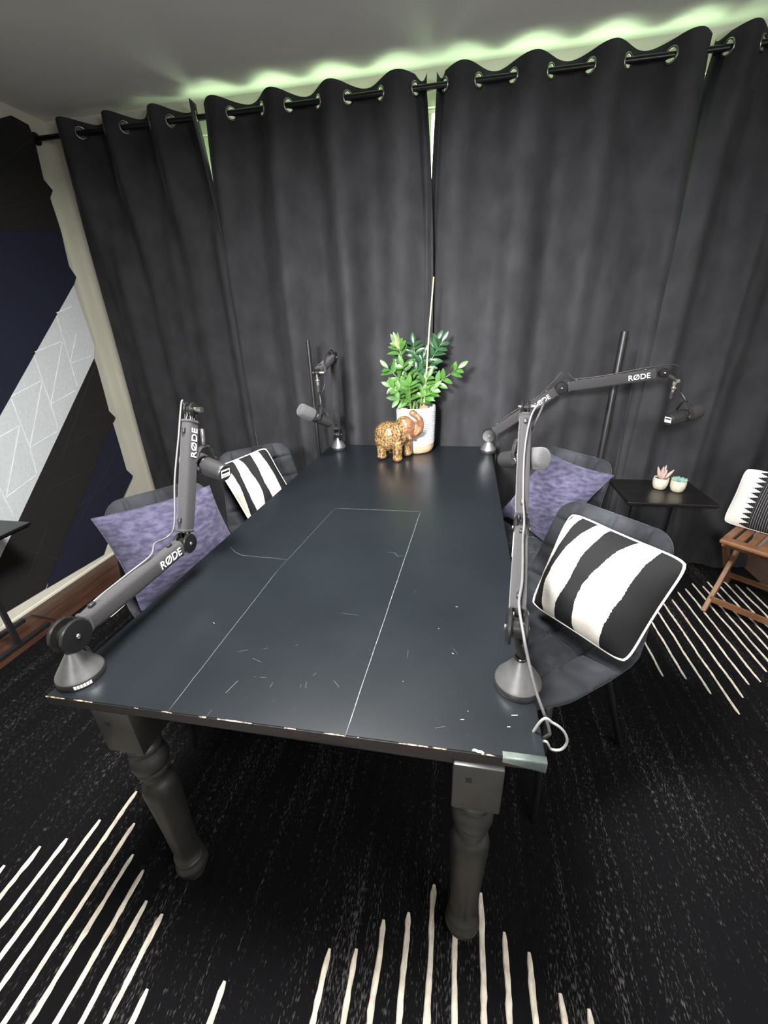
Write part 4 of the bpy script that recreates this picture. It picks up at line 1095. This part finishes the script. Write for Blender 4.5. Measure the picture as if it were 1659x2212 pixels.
# ------------------------------------------------------------------ wooden folding chair
def build_wood_chair():
    d = V((-.69, -.72, 0)).normalized(); rg = V((d.y, -d.x, 0)); o = V((2.43, 1.555, 0))
    X = lambda x, y, z: o+rg*x+d*y+V((0, 0, z))
    t = thing('folding_chair', o, 'brown wooden folding chair with slatted seat at the right edge', 'chair')
    w = .205; sz = .445
    b = BM()
    box(b, (-w, .17, sz-.022), (w, .225, sz), .008, 3, Matrix(((rg.x, d.x, 0, o.x), (rg.y, d.y, 0, o.y), (0, 0, 1, 0), (0, 0, 0, 1))))
    mxx = Matrix(((rg.x, d.x, 0, o.x), (rg.y, d.y, 0, o.y), (0, 0, 1, 0), (0, 0, 0, 1)))
    box(b, (-w, -.20, sz-.022), (w, -.165, sz), .006, 2, mxx); box(b, (-w, -.17, sz-.02), (-w+.035, .18, sz), .005, 2, mxx); box(b, (w-.035, -.17, sz-.02), (w, .18, sz), .005, 2, mxx)
    fr = obj('seat', b, M['walnut'], t, smooth=False)
    for k in range(7):
        x = -w+.062+k*.0475; b = BM(); box(b, (x-.016, -.168, sz-.016), (x+.016, .172, sz-.002), .003, 2, mxx); obj('slat', b, M['walnut'], fr, smooth=False)
    for s in (-1, 1):
        b = BM(); beam(b, X(s*(w-.03), .20, RZ), X(s*(w-.03), -.17, sz-.03), .022, .032, tuple(d)); obj('front_leg', b, M['walnut'], t, smooth=False)
        b = BM(); beam(b, X(s*(w-.006), -.22, RZ), X(s*(w-.006), .14, sz-.03), .022, .034, tuple(d)); obj('rear_leg', b, M['walnut'], t, smooth=False)
        b = BM(); beam(b, X(s*(w-.03), -.14, sz-.02), X(s*(w-.03), -.30, .86), .022, .03, tuple(d)); obj('back_post', b, M['walnut'], t, smooth=False)
    b = BM(); beam(b, X(-w+.03, .155, .075), X(w-.03, .155, .075), .012, .034); obj('stretcher', b, M['walnut'], t, smooth=False)
    b = BM(); beam(b, X(-w+.01, -.16, .085), X(w-.01, -.16, .085), .012, .03); obj('stretcher', b, M['walnut'], t, smooth=False)
    b = BM(); beam(b, X(-w-.004, .135, sz-.055), X(w+.004, .135, sz-.055), .02, .026); obj('seat_rail', b, M['walnut'], t, smooth=False)
    for z in (.60, .68, .76, .84):
        b = BM(); y = -.14-.16*(z-.425)/.435; beam(b, X(-w+.03, y+.004, z), X(w-.03, y+.004, z), .012, .045); obj('back_slat', b, M['walnut'], t, smooth=False)
    # cushion leaning on the back
    a = math.radians(20); n = d*math.cos(a)+V((0, 0, 1))*math.sin(a); P0 = o-d*.06+V((0, 0, .6))
    TL, BL = atpl(1612, 1010, P0, n), atpl(1554, 1146, P0, n); BL.z = max(BL.z, sz+.005)
    across = -rg*.40
    TRc = TL+across+V((0, 0, -.0)); BRc = BL+across
    build_cushion([TL, TRc, BRc, BL], n, .13, M['ethnic'], 'patterned_cushion', 'white cushion with black saw tooth bands on the wooden folding chair', seed=30)
build_wood_chair()

# ------------------------------------------------------------------ floor cable by the left wall
P = [at(*p, 2, .006) for p in ((-40, 1375), (20, 1350), (62, 1331), (75, 1329), (110, 1336), (150, 1340), (200, 1300), (240, 1262), (262, 1250))]
b = BM(); tube(b, catmull(P, 6), .004, 8); o = obj('power_cable', b, M['cable_dark'], None, base=P[0]); tag(o, 'black power cable on the floorboards along the left wall', 'cable')

# ------------------------------------------------------------------ light
def area(name, loc, target, size, power, colr, spread=180, sy=None):
    ld = bpy.data.lights.new(name, 'AREA'); ld.energy = power; ld.color = colr; ld.size = size
    if sy: ld.shape = 'RECTANGLE'; ld.size_y = sy
    ld.spread = math.radians(spread)
    o = bpy.data.objects.new(name, ld); col.objects.link(o); o.location = loc
    o.rotation_euler = (V(target)-V(loc)).to_track_quat('-Z', 'Y').to_euler(); return o
area('ceiling_lamp', (.40, .30, 2.5), (.44, .38, .76), .55, 135, (1, .975, .94), 170)
area('added_ceiling_fill', (2.5, -1.3, 1.75), (2.45, -1.2, 2.56), .5, 135, (.98, .98, 1), 165)  # unseen fill, added only to brighten the ceiling
area('added_front_fill', (.15, -2.2, 2.2), (.85, 2.0, .92), .35, 26, (1, .99, .97), 42)  # added fill behind the camera, lifts the curtain centre and pot
wd = bpy.data.worlds.new('world'); scene.world = wd; wd.use_nodes = True
wd.node_tree.nodes['Background'].inputs['Color'].default_value = (.6, .65, .7, 1); wd.node_tree.nodes['Background'].inputs['Strength'].default_value = .02

scene.view_settings.view_transform = 'Standard'; scene.view_settings.look = 'None'
scene.view_settings.exposure = 0; scene.view_settings.gamma = 1
scene.view_settings.use_curve_mapping = False
